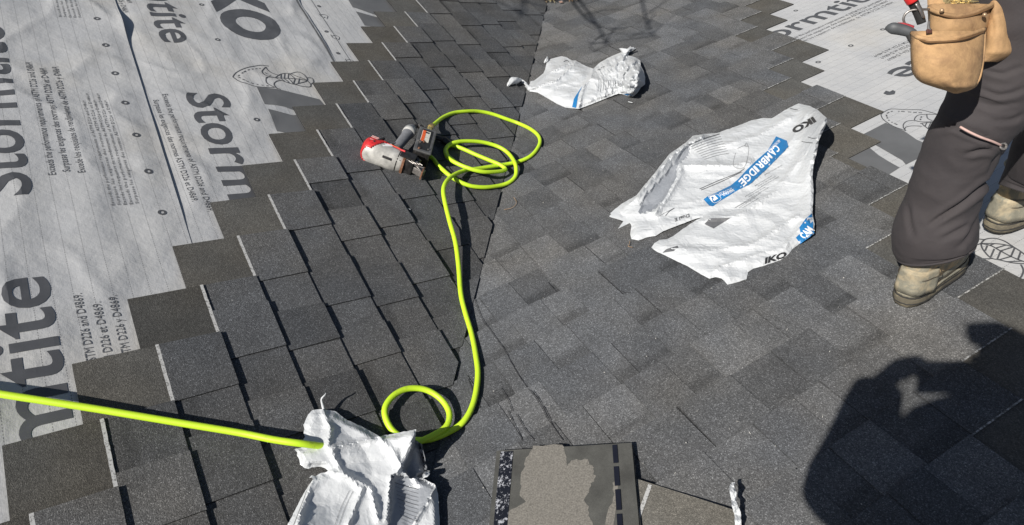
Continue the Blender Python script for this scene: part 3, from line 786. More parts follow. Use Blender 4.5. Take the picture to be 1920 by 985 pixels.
for q in ([(1180, 378), (1215, 370)], [(1215, 358), (1260, 340)], [(785, 285), (820, 270), (850, 285)]):
    decal('printed_rule', ribbon_bm([Z(q, 930, 70, 6.194)], 1.0), pc, M['ink'], bag2, 0)
decal('blue_band', poly_bm([Z([(1480, 660), (1540, 655), (1570, 672), (1600, 668), (1580, 682), (1530, 682)], 930, 70, 6.194)]), pc, M['blue'], bag2, 3)

# ---- wrapper standing up at the bottom edge, with its torn flap
DO = Z([(40, 1120), (75, 985), (130, 880), (170, 800), (205, 735), (240, 680), (268, 640), (262, 622), (240, 628), (258, 608), (290, 615), (330, 590), (360, 588), (382, 577), (360, 556), (330, 545), (300, 545), (262, 548), (235, 560), (210, 556), (190, 540), (172, 528), (165, 490), (148, 462), (150, 435), (130, 412), (160, 405), (182, 400),
        (188, 370), (192, 345), (210, 320), (198, 290), (205, 262), (196, 228), (210, 200), (232, 150), (268, 116), (335, 110), (345, 112), (400, 118), (445, 130), (480, 160), (530, 195), (620, 232), (700, 275), (768, 316), (850, 300), (940, 282), (1000, 270), (1046, 262), (1044, 300), (1040, 345), (1085, 372), (1100, 430), (1115, 500), (1128, 572), (1150, 574),
        (1150, 600), (1130, 622), (1085, 630), (1150, 660), (1180, 672), (1200, 700), (1212, 760), (1218, 850), (1224, 930), (1226, 1120)], 520, 740, 4.02)
dflap = Z([(860, 600), (1085, 635), (1185, 690), (1120, 830), (1040, 930), (1010, 1000), (1010, 1120), (830, 1120), (850, 760)], 520, 740, 4.02)
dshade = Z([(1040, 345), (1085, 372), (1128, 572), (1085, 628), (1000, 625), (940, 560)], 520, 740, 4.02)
d_r = [Z(q, 520, 740, 4.02) for q in ([(385, 575), (560, 620), (700, 700), (760, 940)], [(430, 400), (640, 350), (770, 320)], [(770, 320), (880, 430), (930, 530)], [(410, 420), (470, 560), (610, 690)], [(340, 115), (400, 260), (380, 380)],
       [(1045, 265), (930, 545), (860, 640), (820, 940)], [(640, 710), (530, 985)], [(270, 640), (170, 900), (140, 1100)], [(1185, 690), (1040, 960)])]
def hD(x, y):
    p = (x, y); u, v = hit('L', x, y); de = line_d(p, DO + DO[:1])[0]
    h = .040 + .022 * crumple(u, v, 12.0, .6) * smst(0, 12, de)
    h += .095 * math.exp(-(math.hypot(x - 778, y - 812) / 46) ** 1.7) + .022 * math.exp(-(math.hypot(x - 690, y - 850) / 70) ** 2) + .012 * math.exp(-(math.hypot(x - 620, y - 795) / 40) ** 2)
    h += .030 * smst(760, 825, x) * smst(860, 900, y)
    for l in d_r: h += .013 * math.exp(-(line_d(p, l)[0] / 5.5) ** 1.3)
    if inside(p, dflap): h -= .014
    if inside(p, dshade): h -= .035 * smst(0, 12, min(line_d(p, [(779, 805), (753, 880)])[0], 30))
    return max(.034, h)
hD = memo(hD, 'd')
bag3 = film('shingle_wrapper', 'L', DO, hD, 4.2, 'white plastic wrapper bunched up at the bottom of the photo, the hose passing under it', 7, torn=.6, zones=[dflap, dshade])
pd = pxp('L', hD, .0018)
for i in range(12):
    a = (740 + i * 1.3, 905 + i * 7.5); b = (a[0] + 44 - i * 1.2, a[1] + 13)
    decal('printed_rule', ribbon_bm([[a, ((a[0]+b[0])/2, (a[1]+b[1])/2 + 1), b]], 1.0 if i % 4 == 0 else .5), pd, M['ink'] if i % 3 == 0 else M['fineink'], bag3, 6)
for q in (([(655, 920), (640, 950), (628, 985)]), ([(661, 922), (647, 952), (634, 990)]), ([(575, 860 + 60), (560, 960), (548, 990)])):
    decal('printed_rule', ribbon_bm([q], .6), pd, M['fineink'], bag3, 6)
tw = [up('L', x, y, h) for x, y, h in ((607, 768, .050), (604, 757, .06), (603, 748, .07), (609, 741, .078), (611, 737, .08))]
mesh('torn_thread', *tube(tw, [.004, .0032, .0026, .002, .001], 6, 4), M['film'], bag3, smooth=True)
# ---- thin torn strip by the shingle pile
EO = [(1368, 912), (1372, 905), (1378, 904), (1376, 911), (1381, 925), (1380, 938), (1384, 950), (1389, 960), (1390, 985), (1392, 1020), (1372, 1020), (1378, 985), (1377, 965), (1373, 952), (1371, 935), (1368, 922)]
def hE(x, y): return .045 + .02 * smst(1000, 920, y) * (1 + .5 * nz(x * .3, y * .08)) + .012 * math.sin(y * .22) * .5
film('wrapper_strip', 'R', EO, hE, 3.0, 'narrow torn white plastic strip standing up beside the pile of loose shingles', 9, torn=.5, cat='plastic scrap', group=None)

# ================================================================ PILE OF LOOSE SHINGLES
back = NT('shingle_back'); p_ = back.pos()
back.base(back.mix('MULTIPLY', 1.0, (.066, .066, .060), back.mix('MULTIPLY', 1.0, back.ramp(back.noise(p_, 500, 2), [(.3, .8), (.7, 1.2)]), back.ramp(back.noise(p_, 14, 5, .65), [(.3, .7), (.7, 1.35)]))))
back.rough(.85); back.normal(back.bump(back.noise(p_, 400, 3), .4, .001)); M['back'] = back.m
M['sand'] = simple('sandy_backing', (.175, .164, .144), .9, var=.34, vscale=260, bump=.4, bscale=600)
M['tar'] = simple('tar_bead', (.012, .013, .02), .25, var=.1)
def tarstrip():
    n = NT('scuffed_tar_strip'); p = n.pos()
    n.base(n.mix('MIX', n.ramp(n.noise(p, 75, 5, .8), [(.53, 0.0), (.58, 1.0)]), (.012, .013, .018), (.42, .43, .46))); n.rough(.3); return n.m
M['tarstrip'] = tarstrip()
M['edge'] = simple('shingle_edge', (.022, .022, .024), .9, var=.2, vscale=150)
pa, pb_, pc_ = up('R', 931, 845, .046), up('R', 1184, 830, .046), up('R', 895, 985, .046)
ex = (pb_ - pa).normalized(); ey = (pc_ - pa); ey = (ey - ex * ey.dot(ex)).normalized(); ez = ex.cross(ey)
if ez.z < 0: ez = -ez
def slabshingle(parent, o, ax, ay, w_, l_, top, bot, face_mat, tintc=None, name='loose_shingle', wav=.002, seed=0):
    """one 5 mm thick loose shingle with slightly uneven edges; o = corner, ax across, ay along"""
    n = 9; m = 16; vs, fs, mi = [], [], []
    r = random.Random(seed)
    for lay in (top, bot):
        for i in range(n + 1):
            for j in range(m + 1):
                a, b = i / n, j / m; z = lay + wav * nz(a * 2, b * 3, seed)
                jx = .0012 * nz(b * 30, seed) if i in (0, n) else 0
                vs.append(o + ax * (a * w_ + jx) + ay * (b * l_) + NR * z)
    K = (n + 1) * (m + 1)
    for i in range(n):
        for j in range(m):
            q = i*(m+1) + j; fs.append((q, q+1, q+m+2, q+m+1)); mi.append(0); fs.append((q+K, q+m+1+K, q+m+2+K, q+1+K)); mi.append(1)
    def rim(seq):
        for s_, e_ in zip(seq, seq[1:]): fs.append((s_, e_, e_+K, s_+K)); mi.append(1)
    rim([i*(m+1) for i in range(n+1)]); rim([i*(m+1)+m for i in range(n+1)][::-1]); rim(list(range(m+1))[::-1]); rim([n*(m+1)+j for j in range(m+1)])
    nf = []
    for k_, f in enumerate(fs): nf.append(f)
    o_ = mesh(name, vs, nf, [face_mat, M['edge']], parent, org=o if parent is None else None, mi=mi)
    at = o_.data.color_attributes.new('tint', 'FLOAT_COLOR', 'CORNER'); c = tintc or (.1, .1, .1); nl = len(o_.data.loops)
    at.data.foreach_set('color', [*c, 1] * nl); return o_
base_o = pa - NR * .046
uo = up('R', 1183, 898, .024); u1_ = up('R', 1400, 968, .024); u2_ = up('R', 1187, 985, .024)
fx = (u1_ - uo).normalized(); fy = NR.cross(fx); fy = fy if fy.dot(u2_ - uo) > 0 else -fy
uo = uo - fx * .14
r_ = random.Random(4)
for i in range(3):     # lower, turned shingles of the pile, face up
    top = .018 + .0052 * (i + 1) - .0018
    s_ = slabshingle(None, uo - NR * .024 + fx * r_.uniform(-.004, .004) * (i < 2) + fy * r_.uniform(.0, .006) * (i < 2), fx, fy, .395, 1.0, top, top - .0048, M['headlap'], (.135, .128, .112), seed=20 + i)
    tag(s_, ('lowest loose shingle of the turned ones at the bottom edge, face up', 'middle loose shingle of the turned ones at the bottom edge, face up', 'loose brown shingle face up with a painted white line, beside the patchy grey one')[i], 'shingle', 'loose shingles at the bottom edge')
    if i == 2:
        lnv = []; A = uo - NR * .024 + fx * (.14 + .050); 
        q0, q1 = up('R', 1219, 909, .0335), up('R', 1190, 990, .0335)
        t_ = (q1 - q0).normalized(); s2_ = NR.cross(t_); L = 14
        lv = [];lf = []
        for k in range(L + 1):
            c = q0 + t_ * (k * .03); lv += [c - s2_ * .0045, c + s2_ * .0045]
            if k: lf.append((2*k-2, 2*k, 2*k+1, 2*k-1))
        mesh('sealant_line', lv, [tuple(reversed(f)) if (lv[f[1]]-lv[f[0]]).cross(lv[f[2]]-lv[f[0]]).dot(NR) < 0 else f for f in lf], M['sealant'], s_)
for i in range(2):
    top = .0345 + .0055 * (i + 1)
    s_ = slabshingle(None, base_o + ex * (.003 * (1 - i)) + ey * (.004 * (1 - i)), ex, ey, .337, 1.0, top, top - .0048, M['back'], seed=30 + i)
    tag(s_, ('loose shingle lying back side up just under the topmost patchy one', 'topmost loose shingle, back side up with a beige patch and a black tar strip')[i], 'shingle', 'loose shingles at the bottom edge')
    if i == 1:
        PT = [(1065, 837), (1000, 835), (1110, 832), (1130, 832), (1140, 834), (1058, 862), (1064, 876), (1070, 862), (1104, 861), (1112, 876), (1116, 890), (1104, 905), (1098, 930), (1104, 950), (1108, 1000), (1110, 1060), (905, 1060), (926, 990), (945, 968), (958, 955), (985, 940), (972, 925), (978, 900), (976, 880), (986, 860), (990, 845)]
        PT = [(1000, 836), (1055, 833), (1060, 848), (1063, 874), (1070, 863), (1082, 861), (1102, 860), (1106, 870), (1114, 876), (1112, 886), (1118, 893), (1108, 905), (1104, 920), (1094, 936), (1102, 948), (1104, 965), (1112, 985), (1114, 1060), (900, 1060), (912, 1010), (930, 985), (946, 972), (958, 955), (986, 940), (974, 928), (977, 905), (974, 897), (980, 880), (984, 862), (992, 850)]
        PT2 = [(1153, 900), (1160, 893), (1156, 940), (1150, 985), (1144, 1060), (1128, 1060), (1130, 1000), (1142, 950), (1152, 925), (1148, 905)]
        HH = top + .0012 + .001
        for pt in (PT, PT2):
            pt = [(x + 3.2 * nz(i_ * 1.7, 3) + (i_ * 37 % 5 - 2) * .5, y + 3.0 * nz(i_ * 1.9, 8) + (i_ * 53 % 5 - 2) * .5) for i_, (x, y) in enumerate([tuple(q) for a_, b_ in zip(pt, pt[1:] + pt[:1]) for q in (a_, ((a_[0] * 2 + b_[0]) / 3, (a_[1] * 2 + b_[1]) / 3), ((a_[0] + b_[0] * 2) / 3, (a_[1] + b_[1] * 2) / 3))])]
            def onback(x, y):
                P = up('R', x, y, HH); q = P - (base_o + ex * .0); a_, b_ = q.dot(ex) / .337, q.dot(ey) / 1.0
                return base_o + ex * (a_ * .337) + ey * b_ + NR * (top + .002 * nz(a_ * 2, b_ * 3, 31) + .0004)
            decal('sand_patch', poly_bm([pt]), onback, M['sand'], s_, 25)
        for k in range(14):
            c = base_o + ex * .296 + ey * (.03 + k * .062) + NR * (top + .0008); 
            mesh('tar_bead', *box(c, ey, ex, NR, (.026, .0062, .0012), .0011), M['tar'], s_)
        for k in range(1):
            c = base_o + ex * .027 + ey * .5 + NR * (top + .0006); mesh('tar_strip', *box(c, ey, ex, NR, (.495, .016, .0010)), M['tarstrip'], s_)

# ================================================================ NAIL GUN
gO = up('L', 735, 297, .062); gx = (up('L', 796, 326, .055) - up('L', 690, 284, .062)).normalized()
gz = (NL - gx * NL.dot(gx)).normalized(); gy = gz.cross(gx)
if gy.dot(RM @ V((0, 1, 0))) < 0: gy = -gy
def g(x, y=0.0, z=0.0):
    x = x * .88 if x < -.05 else (-.044 + (x + .05) * .62 if x < .1 else .049 + (x - .1) * .78)
    return gO + gx * x + gy * y + gz * z
fit0 = up('L', 806, 240, .080); fit1 = up('L', 809, 237, .076)
gun = thing('nail_gun', gO, 'red and silver coil nail gun lying beside the coiled green hose', 'nail gun')
silver = simple('brushed_cast_alloy', (.46, .45, .42), .40, metal=.12, var=.30, vscale=35, bump=.3, bscale=150)
red = simple('scuffed_red_plastic', (.50, .022, .024), .5, var=.35, vscale=70)
dark = simple('scuffed_black_metal', (.035, .033, .032), .38, metal=.4, var=.5, vscale=60)
grip = simple('grey_rubber_grip', (.17, .175, .185), .65, var=.15, vscale=60, bump=.5, bscale=500)
steel = simple('worn_steel', (.30, .28, .26), .4, metal=.7, var=.3, vscale=80)
rust = simple('coppery_worn_edge', (.30, .15, .09), .5, metal=.4, var=.4, vscale=90)
# body: cap end at x=-.12, nose at +.10
hv, hf = tube([g(-.134), g(-.131), g(-.122), g(-.108), g(-.085), g(-.05), g(.0), g(.05), g(.088), g(.102)], [(.012, .012), (.026, .026), (.038, .038), (.0445, .045), (.0468, .0475), (.047, .047), (.045, .0455), (.0425, .0425), (.038, .037), (.030, .03)], 36, 5, ref=gz, sq=.84)
def is_cap(f):
    c = sum((hv[k] for k in f), V((0, 0, 0))) / len(f) - gO; return c.dot(gx) < -.052 + .80 * c.dot(gy) and c.dot(gy) > -.036
def part_of(fl):
    used = sorted({k for f in fl for k in f}); ix = {k: n for n, k in enumerate(used)}; return [hv[k] for k in used], [tuple(ix[k] for k in f) for f in fl]
mesh('motor_housing', *part_of([f for f in hf if not is_cap(f)]), silver, gun, smooth=True)
capm = mesh('exhaust_cap', *part_of([f for f in hf if is_cap(f)]), red, gun, smooth=True)
sd = capm.modifiers.new('shell', 'SOLIDIFY'); sd.thickness = .003; sd.offset = 1
for i in range(6):
    q = -1.0 + i * .36; mesh('cooling_rib', *box(g(-.098, .010 + .0425 * math.sin(q), .007 + .0425 * math.cos(q)), gx, (gy * math.cos(q) - gz * math.sin(q)), (gy * math.sin(q) + gz * math.cos(q)), (.014, .0012, .0012), .0005), simple('pale_scuff', (.55, .35, .33), .6), capm)
mesh('exhaust_slot', *box(g(-.078, .014, .0455), (gx * .45 + gy * .89).normalized(), gx * .89 - gy * .45, gz, (.030, .0042, .004), .001), dark, capm)
mesh('exhaust_port', *box(g(-.122, -.018, .016), gy, gz, gx, (.010, .006, .003), .001), dark, capm)
mesh('side_label', *box(g(.012, .020, .0400), (gx - gy * .06).normalized(), (gy * .86 - gz * .5).normalized(), (gz * .86 + gy * .5).normalized(), (.046, .0105, .0035), .0012), red, gun)
mesh('side_label', *box(g(.016, .0185, .0418), (gx - gy * .06).normalized(), (gy * .86 - gz * .5).normalized(), (gz * .86 + gy * .5).normalized(), (.020, .0050, .0036), .0008), simple('orange_label', (.8, .22, .03), .4), gun)
mesh('front_flange', *tube([g(.094), g(.106)], [(.041, .039), (.040, .038)], 8, ref=gz, sq=.6), rust, gun)
# handle from the body away towards the hose
hx0, hx1 = g(.010, .040, .012), g(.012, .158, .020)
hd = (hx1 - hx0).normalized()
hq = [up('L', *q) for q in ((738, 284, .066), (745, 276, .070), (753, 266, .074), (761, 256, .078), (767, 248, .080), (771, 243, .081), (774, 239, .081))]
handle = mesh('handle', *tube(hq, [(.021, .020), (.0165, .019), (.0175, .020), (.0185, .022), (.0225, .0255), (.0225, .0250), (.014, .016)], 16, 4, ref=gz), grip, gun, smooth=True)
mesh('handle_collar', *tube([hq[3] * .3 + hq[4] * .7, hq[4] * .2 + hq[5] * .8], [(.0232, .0265), (.0240, .0272)], 16, ref=gz), simple('pale_handle_collar', (.42, .42, .40), .5), handle, smooth=True)
mesh('trigger', *tube([g(.030, .046, .012), g(.036, .060, .012), g(.033, .074, .012)], [.005, .004, .003], 8, 3), dark, gun, smooth=True)
mesh('trigger_pivot', *tube([g(.026, .040, .028), g(.026, .040, .038)], .006, 10), steel, gun)
# link from the handle end to the magazine, air fitting
mesh('end_bracket', *tube([up('L', 776, 237, .08), up('L', 786, 237, .082), up('L', 796, 241, .083), up('L', 803, 246, .08)], [.007, .006, .006, .008], 10, 4), dark, gun, smooth=True)
for i in range(4): mesh('bracket_ring', *tube([up('L', 779 + i * 5, 237 + i * .4, .081), up('L', 781 + i * 5, 237 + i * .5, .081)], .0095, 12), steel if i % 2 else dark, gun)
mesh('air_fitting', *tube([up('L', 803, 252, .078), up('L', 804, 246, .080), fit0], [.013, .0115, .0105], 8), simple('brass_fitting', (.62, .50, .20), .35, metal=.7), gun)
mesh('fitting_nut', *tube([up('L', 809, 250, .078), up('L', 815, 251, .076)], .013, 6), rust, gun)
# magazine canister
mo = up('L', 792, 281, .062); mx = (up('L', 784, 310, .062) - up('L', 801, 250, .062)).normalized(); my = gz.cross(mx); mx = my.cross(gz)
mag = mesh('magazine', *box(mo, mx, my, gz, (.088, .034, .050), .012), dark, gun, smooth=False)
mesh('magazine_rim', *box(mo + gz * .045, mx, my, gz, (.090, .036, .0045), .004), simple('magazine_grey', (.10, .10, .10), .5, var=.3), mag)
mesh('warning_label', *box(mo + gz * .0512 - mx * .022 - my * (.004 if my.dot(gx) > 0 else -.004), mx, my, gz, (.040, .017, .0010)), simple('pale_label', (.62, .60, .52), .5, var=.25, vscale=120), mag)
mesh('warning_label', *box(mo + gz * .0516 - mx * .022 - my * (.012 if my.dot(gx) > 0 else -.012), mx, my, gz, (.040, .0065, .0010)), simple('orange_red_label', (.75, .12, .03), .5, var=.2, vscale=90), mag)
mesh('latch', *box(mo + gz * .0515 - mx * .050, mx, my, gz, (.004, .008, .002), .001), M['tar'], mag)
# nose: driver guide, feed door, screws, contact foot
mesh('nose_block', *box(g(.124, -.002, .004), gx, gy, gz, (.022, .026, .030), .006), dark, gun)
mesh('feed_door', *box(g(.146, .020, .018), (gx * .8 - gy * .6).normalized(), (gy * .8 + gx * .6).normalized(), gz, (.026, .009, .016), .003), dark, gun)
mesh('driver_guide', *box(g(.160, -.012, .000), (gx * .97 - gy * .24).normalized(), (gy * .97 + gx * .24).normalized(), gz, (.042, .011, .014), .003), steel, gun)
mesh('contact_arm', *tube([g(.118, -.020, .028), g(.150, -.018, .026), g(.185, -.028, .018), g(.204, -.032, .006)], [.0035, .0035, .0035, .004], 8, 4), steel, gun, smooth=True)
mesh('contact_foot', *box(g(.204, -.020, .000), gx, gy, gz, (.0028, .020, .018), .001), rust, gun)
rg = random.Random(8)
for i in range(11):
    a = g(.106 + rg.random() * .058, -.028 + rg.random() * .056, .030 + rg.random() * .006); d = V((rg.uniform(-.3, .3), rg.uniform(-.3, .3), 1)).normalized()
    mesh('screw', *tube([a - gz * .004, a + d * .004], rg.uniform(.003, .0048), 8), steel if i % 2 else dark, gun)
for i in range(4):
    a = g(.115 + i * .014, -.020 + i * .004, .033); mesh('spring_rod', *tube([a, a + gx * .028 - gy * .010], .0017, 6), steel, gun)
# black corrugated guard behind the magazine
mesh('guard_bar', *tube([up('L', 815, 257, .045), up('L', 832, 263, .042), up('L', 846, 273, .036)], [.013, .014, .010], 10, 4, disp=lambda t, q, P: .003 * (1 if int(t * 34) % 2 else -1)), dark, gun, smooth=False)

mesh('white_decal', *box(g(-.030, .004, .0455), (gx * .8 + gy * .6).normalized(), (gy * .8 - gx * .6).normalized(), gz, (.020, .008, .0012), .0005), M['white'], gun)
for q in (-.9, .2, 1.1):
    mesh('panel_line', *tube([g(-.045, .0455 * math.sin(q), .0455 * math.cos(q)), g(.02, .0450 * math.sin(q), .0450 * math.cos(q)), g(.085, .0400 * math.sin(q), .0400 * math.cos(q))], .0011, 6, 4), dark, gun)
mesh('body_band', *tube([g(.058), g(.064)], [(.0425, .0425), (.0420, .0418)], 22, ref=gz, sq=.88), dark, gun, smooth=True)
mesh('vent_window', *box(g(.0, -.040, .020), gx, (gy * .4 + gz * .9).normalized(), (gy * -.9 + gz * .4).normalized(), (.018, .005, .004), .001), dark, gun)
for i in range(7):
    a = mo + gz * .051 + mx * rg.uniform(.0, .08) + my * rg.uniform(-.026, .026); mesh('screw', *tube([a - gz * .002, a + gz * .003], rg.uniform(.003, .005), 8), steel if i % 3 else rust, gun)
for i in range(3):
    a = up('L', 760 + i * 9, 300 + i * 5, .085); mesh('linkage', *tube([a, a + gx * .035 + gy * .004], .0030, 6), steel if i != 1 else rust, gun)
mesh('top_plate', *box(g(.112, .0, .040), gx, gy, gz, (.030, .022, .0035), .0015), dark, gun)

# ================================================================ SMALL DEBRIS AND CREASES
dr = random.Random(77)
for i, q in enumerate([[(1188, 551), (1178, 551), (1165, 545)], [(890, 560), (894, 575), (905, 600), (925, 628), (945, 655), (965, 692), (985, 722), (1010, 755), (1030, 790), (1056, 827)], [(939, 728), (950, 745), (961, 772)],
                       [(953, 772), (962, 792), (975, 818), (981, 829)], [(968, 778), (985, 805), (1003, 829)], [(878, 770 - 58), (900, 765)], [(1000, 735), (1020, 765), (1037, 800)], [(920, 496), (934, 492), (950, 490), (962, 478)], [(1028, 530), (1045, 548), (1052, 542)]]):
    if len(q) < 3 and i != 5: continue
    pts_ = catmull2(q, 6); bmx = bmesh.new(); prev = None
    for j, (x, y) in enumerate(pts_):
        u, v = hit('R', x, y, .022); wv_ = .0009 * (1 + nz(j * .9, i)) ; u += .002 * nz(j * 1.3, i + 5)
        cur = (bmx.verts.new((u - wv_, v, 0)), bmx.verts.new((u + wv_, v, 0)))
        if prev: bmx.faces.new((prev[0], prev[1], cur[1], cur[0]))
        prev = cur
    def onr(u, v):
        vp = (v + .151) % EXP - .151; return W('R', u, v, nprof(vp) + .0020 + .0042)
    decal('crease', bmx, onr, M['edge'], right, 0)
pt = [(a / 2.984, 330 + b / 2.984) for a, b in ((985, 700), (1050, 698), (1058, 740), (1075, 800), (1092, 850), (1132, 890), (1122, 930), (1040, 938), (950, 948), (962, 905), (1000, 872), (1004, 800), (985, 760))]
def onl(x, y):
    u, v = hit('L', x, y, .012); return W('L', u, v, nprof(v - 2 * EXP) + .008 + .0020 + .0022)
pt = [(x + .9 * nz(i_ * 1.7, 3), y + .9 * nz(i_ * 1.9, 8)) for i_, (x, y) in enumerate([q for a_, b_ in zip(pt, pt[1:] + pt[:1]) for q in (a_, ((a_[0] * 2 + b_[0]) / 3, (a_[1] * 2 + b_[1]) / 3), ((a_[0] + b_[0] * 2) / 3, (a_[1] + b_[1] * 2) / 3))])]
def scatter_bits():
    vs, fs = [], []
    for i in range(170):
        S = dr.choice('RRRL'); x, y = (dr.uniform(880, 1650), dr.uniform(120, 950)) if S == 'R' else (dr.uniform(420, 800), dr.uniform(420, 950))
        c = up(S, x, y, .026); s_ = dr.uniform(.0006, .0017); a = V((dr.uniform(-1, 1), dr.uniform(-1, 1), dr.uniform(-.3, .3))).normalized(); b = a.cross(SL[S][2]).normalized()
        k = len(vs); L = dr.choice((1, 1, 1, 1, 1, 2.5)); vs += [c - a*s_*L - b*s_*.6, c + a*s_*L - b*s_*.6, c + a*s_*L*.8 + b*s_*.6 + V((0, 0, s_)), c - a*s_*L + b*s_*.6]
        fs.append((k, k+1, k+2, k+3))
    return vs, fs
mesh('grit', *scatter_bits(), simple('pale_grit', (.42, .41, .38), .8), org=(0, 0, 0), kind='stuff')
twig = simple('dry_twig', (.30, .20, .12), .8)
for i, (q, lab) in enumerate((([(945, 393), (957, 391), (966, 385), (968, 378), (963, 370)], 'thin curly pale twig lying just right of the valley line below the hose'),
                     ([(1181, 452), (1180, 458), (1178, 462), (1186, 464)], 'tiny reddish twig at the torn corner of the large wrapper'),
                     ([(1178, 87 + 104), (1186, 193)], 'small white scrap lying above the large wrapper'),
                     ([(764, 392), (770, 393)], 'tiny white scrap lying on the left slope beside the green hose'))):
    S = 'L' if q[0][0] < 800 else 'R'; pts_ = [up(S, x, y, .028) for x, y in q]
    o = mesh('twig' if i < 2 else 'paper_scrap', *tube(pts_, .0011 if i < 2 else .0020, 6, 4), twig if i < 2 else M['film'], org=pts_[0], smooth=True); tag(o, lab, 'twig' if i < 2 else 'scrap')
# dry leaves caught at the bottom of the valley
def leaf_pile():
    vs, fs, tn = [], [], []
    rl = random.Random(5); cols = [(.30, .20, .11), (.40, .30, .18), (.16, .10, .07), (.24, .15, .12), (.46, .40, .24)]
    for i in range(1500):
        a = rl.gauss(0, .22); dd = abs(rl.gauss(0, .22))
        c0 = up('R', 1003 + a * 190, 4 - dd * 190 - 1.5 * (1 - min(1, abs(a) / .35) ** 2) * -1, .03)
        c = c0 + V((0, 0, rl.random() * .05)); s_ = rl.uniform(.008, .026)
        ax = V((rl.uniform(-1, 1), rl.uniform(-1, 1), rl.uniform(-.8, .8))).normalized(); bx = ax.cross(V((rl.uniform(-1, 1), rl.uniform(-1, 1), 1))).normalized()
        k = len(vs); vs += [c - ax*s_, c + bx*s_*.4, c + ax*s_, c - bx*s_*.4]; fs += [(k, k+1, k+2), (k, k+2, k+3)]; cc = cols[rl.randrange(5)]; tn += [cc] * 2
    o = mesh('leaf_litter', vs, fs, lm_, org=vs[0], kind='stuff'); at = o.data.color_attributes.new('tint', 'FLOAT_COLOR', 'CORNER')
    at.data.foreach_set('color', [x for c in tn for _ in range(3) for x in (*c, 1)])
lmn = NT('dry_leaves'); lmn.base(lmn.new('ShaderNodeAttribute', attribute_name='tint').outputs['Color']); lmn.rough(.8); lm_ = lmn.m
leaf_pile()
# ================================================================ AIR HOSE
hn = NT('neon_green_hose'); hp_ = hn.pos()
hn.base(hn.mix('MIX', hn.ramp(hn.noise(hp_, 45, 6, .72, .5), [(.58, 0.0), (.72, .55)]), hn.mix('MIX', hn.noise(hp_, 4, 3), (.50, .78, .02), (.58, .80, .04)), (.22, .27, .06)))
hn.rough(.45); hn.normal(hn.bump(hn.noise(hp_, 250, 3), .25, .0006)); hosem = hn.m
def hp(x, y, h, S=None):
    if S is None:
        u, v = hit('L', x, y); S = 'L' if u < valL(v) else 'R'
    return up(S, x, y, h + (.013 if S == 'L' else .005))
zg = lambda a, b: (660 + a / 5.05, 180 + b / 5.05)
HB = .030
h1 = [(*zg(775, 272), .045), (*zg(860, 205), .026), (*zg(960, 162), .024), (*zg(1080, 147), .028), (*zg(1200, 148), .026), (*zg(1320, 170), .026), (*zg(1450, 215), .026),
      (*zg(1580, 262), .028), (*zg(1690, 315), .028), (*zg(1762, 375), .027), (*zg(1780, 440), .027), (*zg(1745, 515), .027), (*zg(1680, 578), .027), (*zg(1580, 622), .030), (*zg(1480, 645), .038), (*zg(1350, 665), .034), (*zg(1200, 688), .030),
      (*zg(1080, 704), .034), (*zg(985, 738), .044), (*zg(920, 782), .052), (*zg(880, 835), .060), (*zg(865, 900), .062), (834, 378, .062), (843, 415, .058), (854, 455, .046), (860, 500, .034), (864, 550, .028), (872, 585, .028), (884, 625, .027), (892, 665, .027), (896, 705, .028),
      (888, 755, .028), (868, 792, .030), (836, 813, .030), (800, 825, .030), (765, 824, .026), (740, 811, .026), (725, 789, .030), (722, 765, .036), (738, 742, .040), (765, 729, .042), (798, 731, .042), (826, 748, .042), (842, 773, .042), (838, 798, .042), (815, 815, .040),
      (775, 832, .034), (720, 842, .030), (660, 845, .032), (612, 838, .048), (565, 832, .070), (515, 825, .062), (450, 812, .048), (360, 797, .040), (270, 782, .036), (180, 767, .034), (90, 753, .034), (0, 739, .034), (-90, 724, .034), (-260, 700, .034)]
pts = [fit0, fit1] + [hp(x, y, h) for x, y, h in h1]
hose = thing('air_hose', pts[20], 'bright neon green air hose running from the nail gun to the left edge', 'hose')
mesh('hose_line', *tube(pts, .0085, 12, 5), hosem, hose, smooth=True)
h2 = [(*zg(600, 470), .04), (*zg(690, 545), .030), (*zg(760, 590), .026), (*zg(810, 652), .026), (*zg(860, 700), .026), (*zg(920, 752), .028), (*zg(985, 795), .028), (*zg(1060, 832), .028), (*zg(1150, 858), .028), (*zg(1270, 866), .028), (*zg(1400, 850), .028), (*zg(1490, 818), .028),
      (*zg(1545, 765), .030), (*zg(1555, 700), .040), (*zg(1540, 630), .055), (*zg(1495, 560), .055), (*zg(1430, 505), .052), (*zg(1340, 465), .050), (*zg(1220, 437), .050), (*zg(1080, 430), .048), (*zg(980, 440), .045), (*zg(915, 468), .038), (*zg(884, 520), .034), (*zg(905, 580), .040), (*zg(965, 625), .046),
      (*zg(1050, 665), .052), (*zg(1150, 700), .056), (*zg(1250, 720), .056), (*zg(1350, 720), .052), (*zg(1430, 710), .048), (*zg(1452, 692), .046), (*zg(1400, 652), .044), (*zg(1300, 610), .040), (*zg(1180, 560), .036), (*zg(1080, 515), .033), (*zg(1000, 483), .030), (*zg(935, 468), .022), (*zg(898, 492), .016), (*zg(892, 525), .016), (*zg(908, 570), .018), (*zg(965, 615), .022)]
mesh('hose_coil', *tube([hp(*q) for q in h2], .0085, 12, 5), hosem, hose, smooth=True)


for i_, k_ in enumerate((0,)):
    mesh('hose_coupling', *tube([pts[0], pts[0] * .4 + pts[1] * .6, pts[1], pts[1] * .6 + pts[2] * .4], [.0125, .0125, .0112, .0106], 8), simple('brass_coupling', (.55, .42, .18), .35, metal=.75), hose)

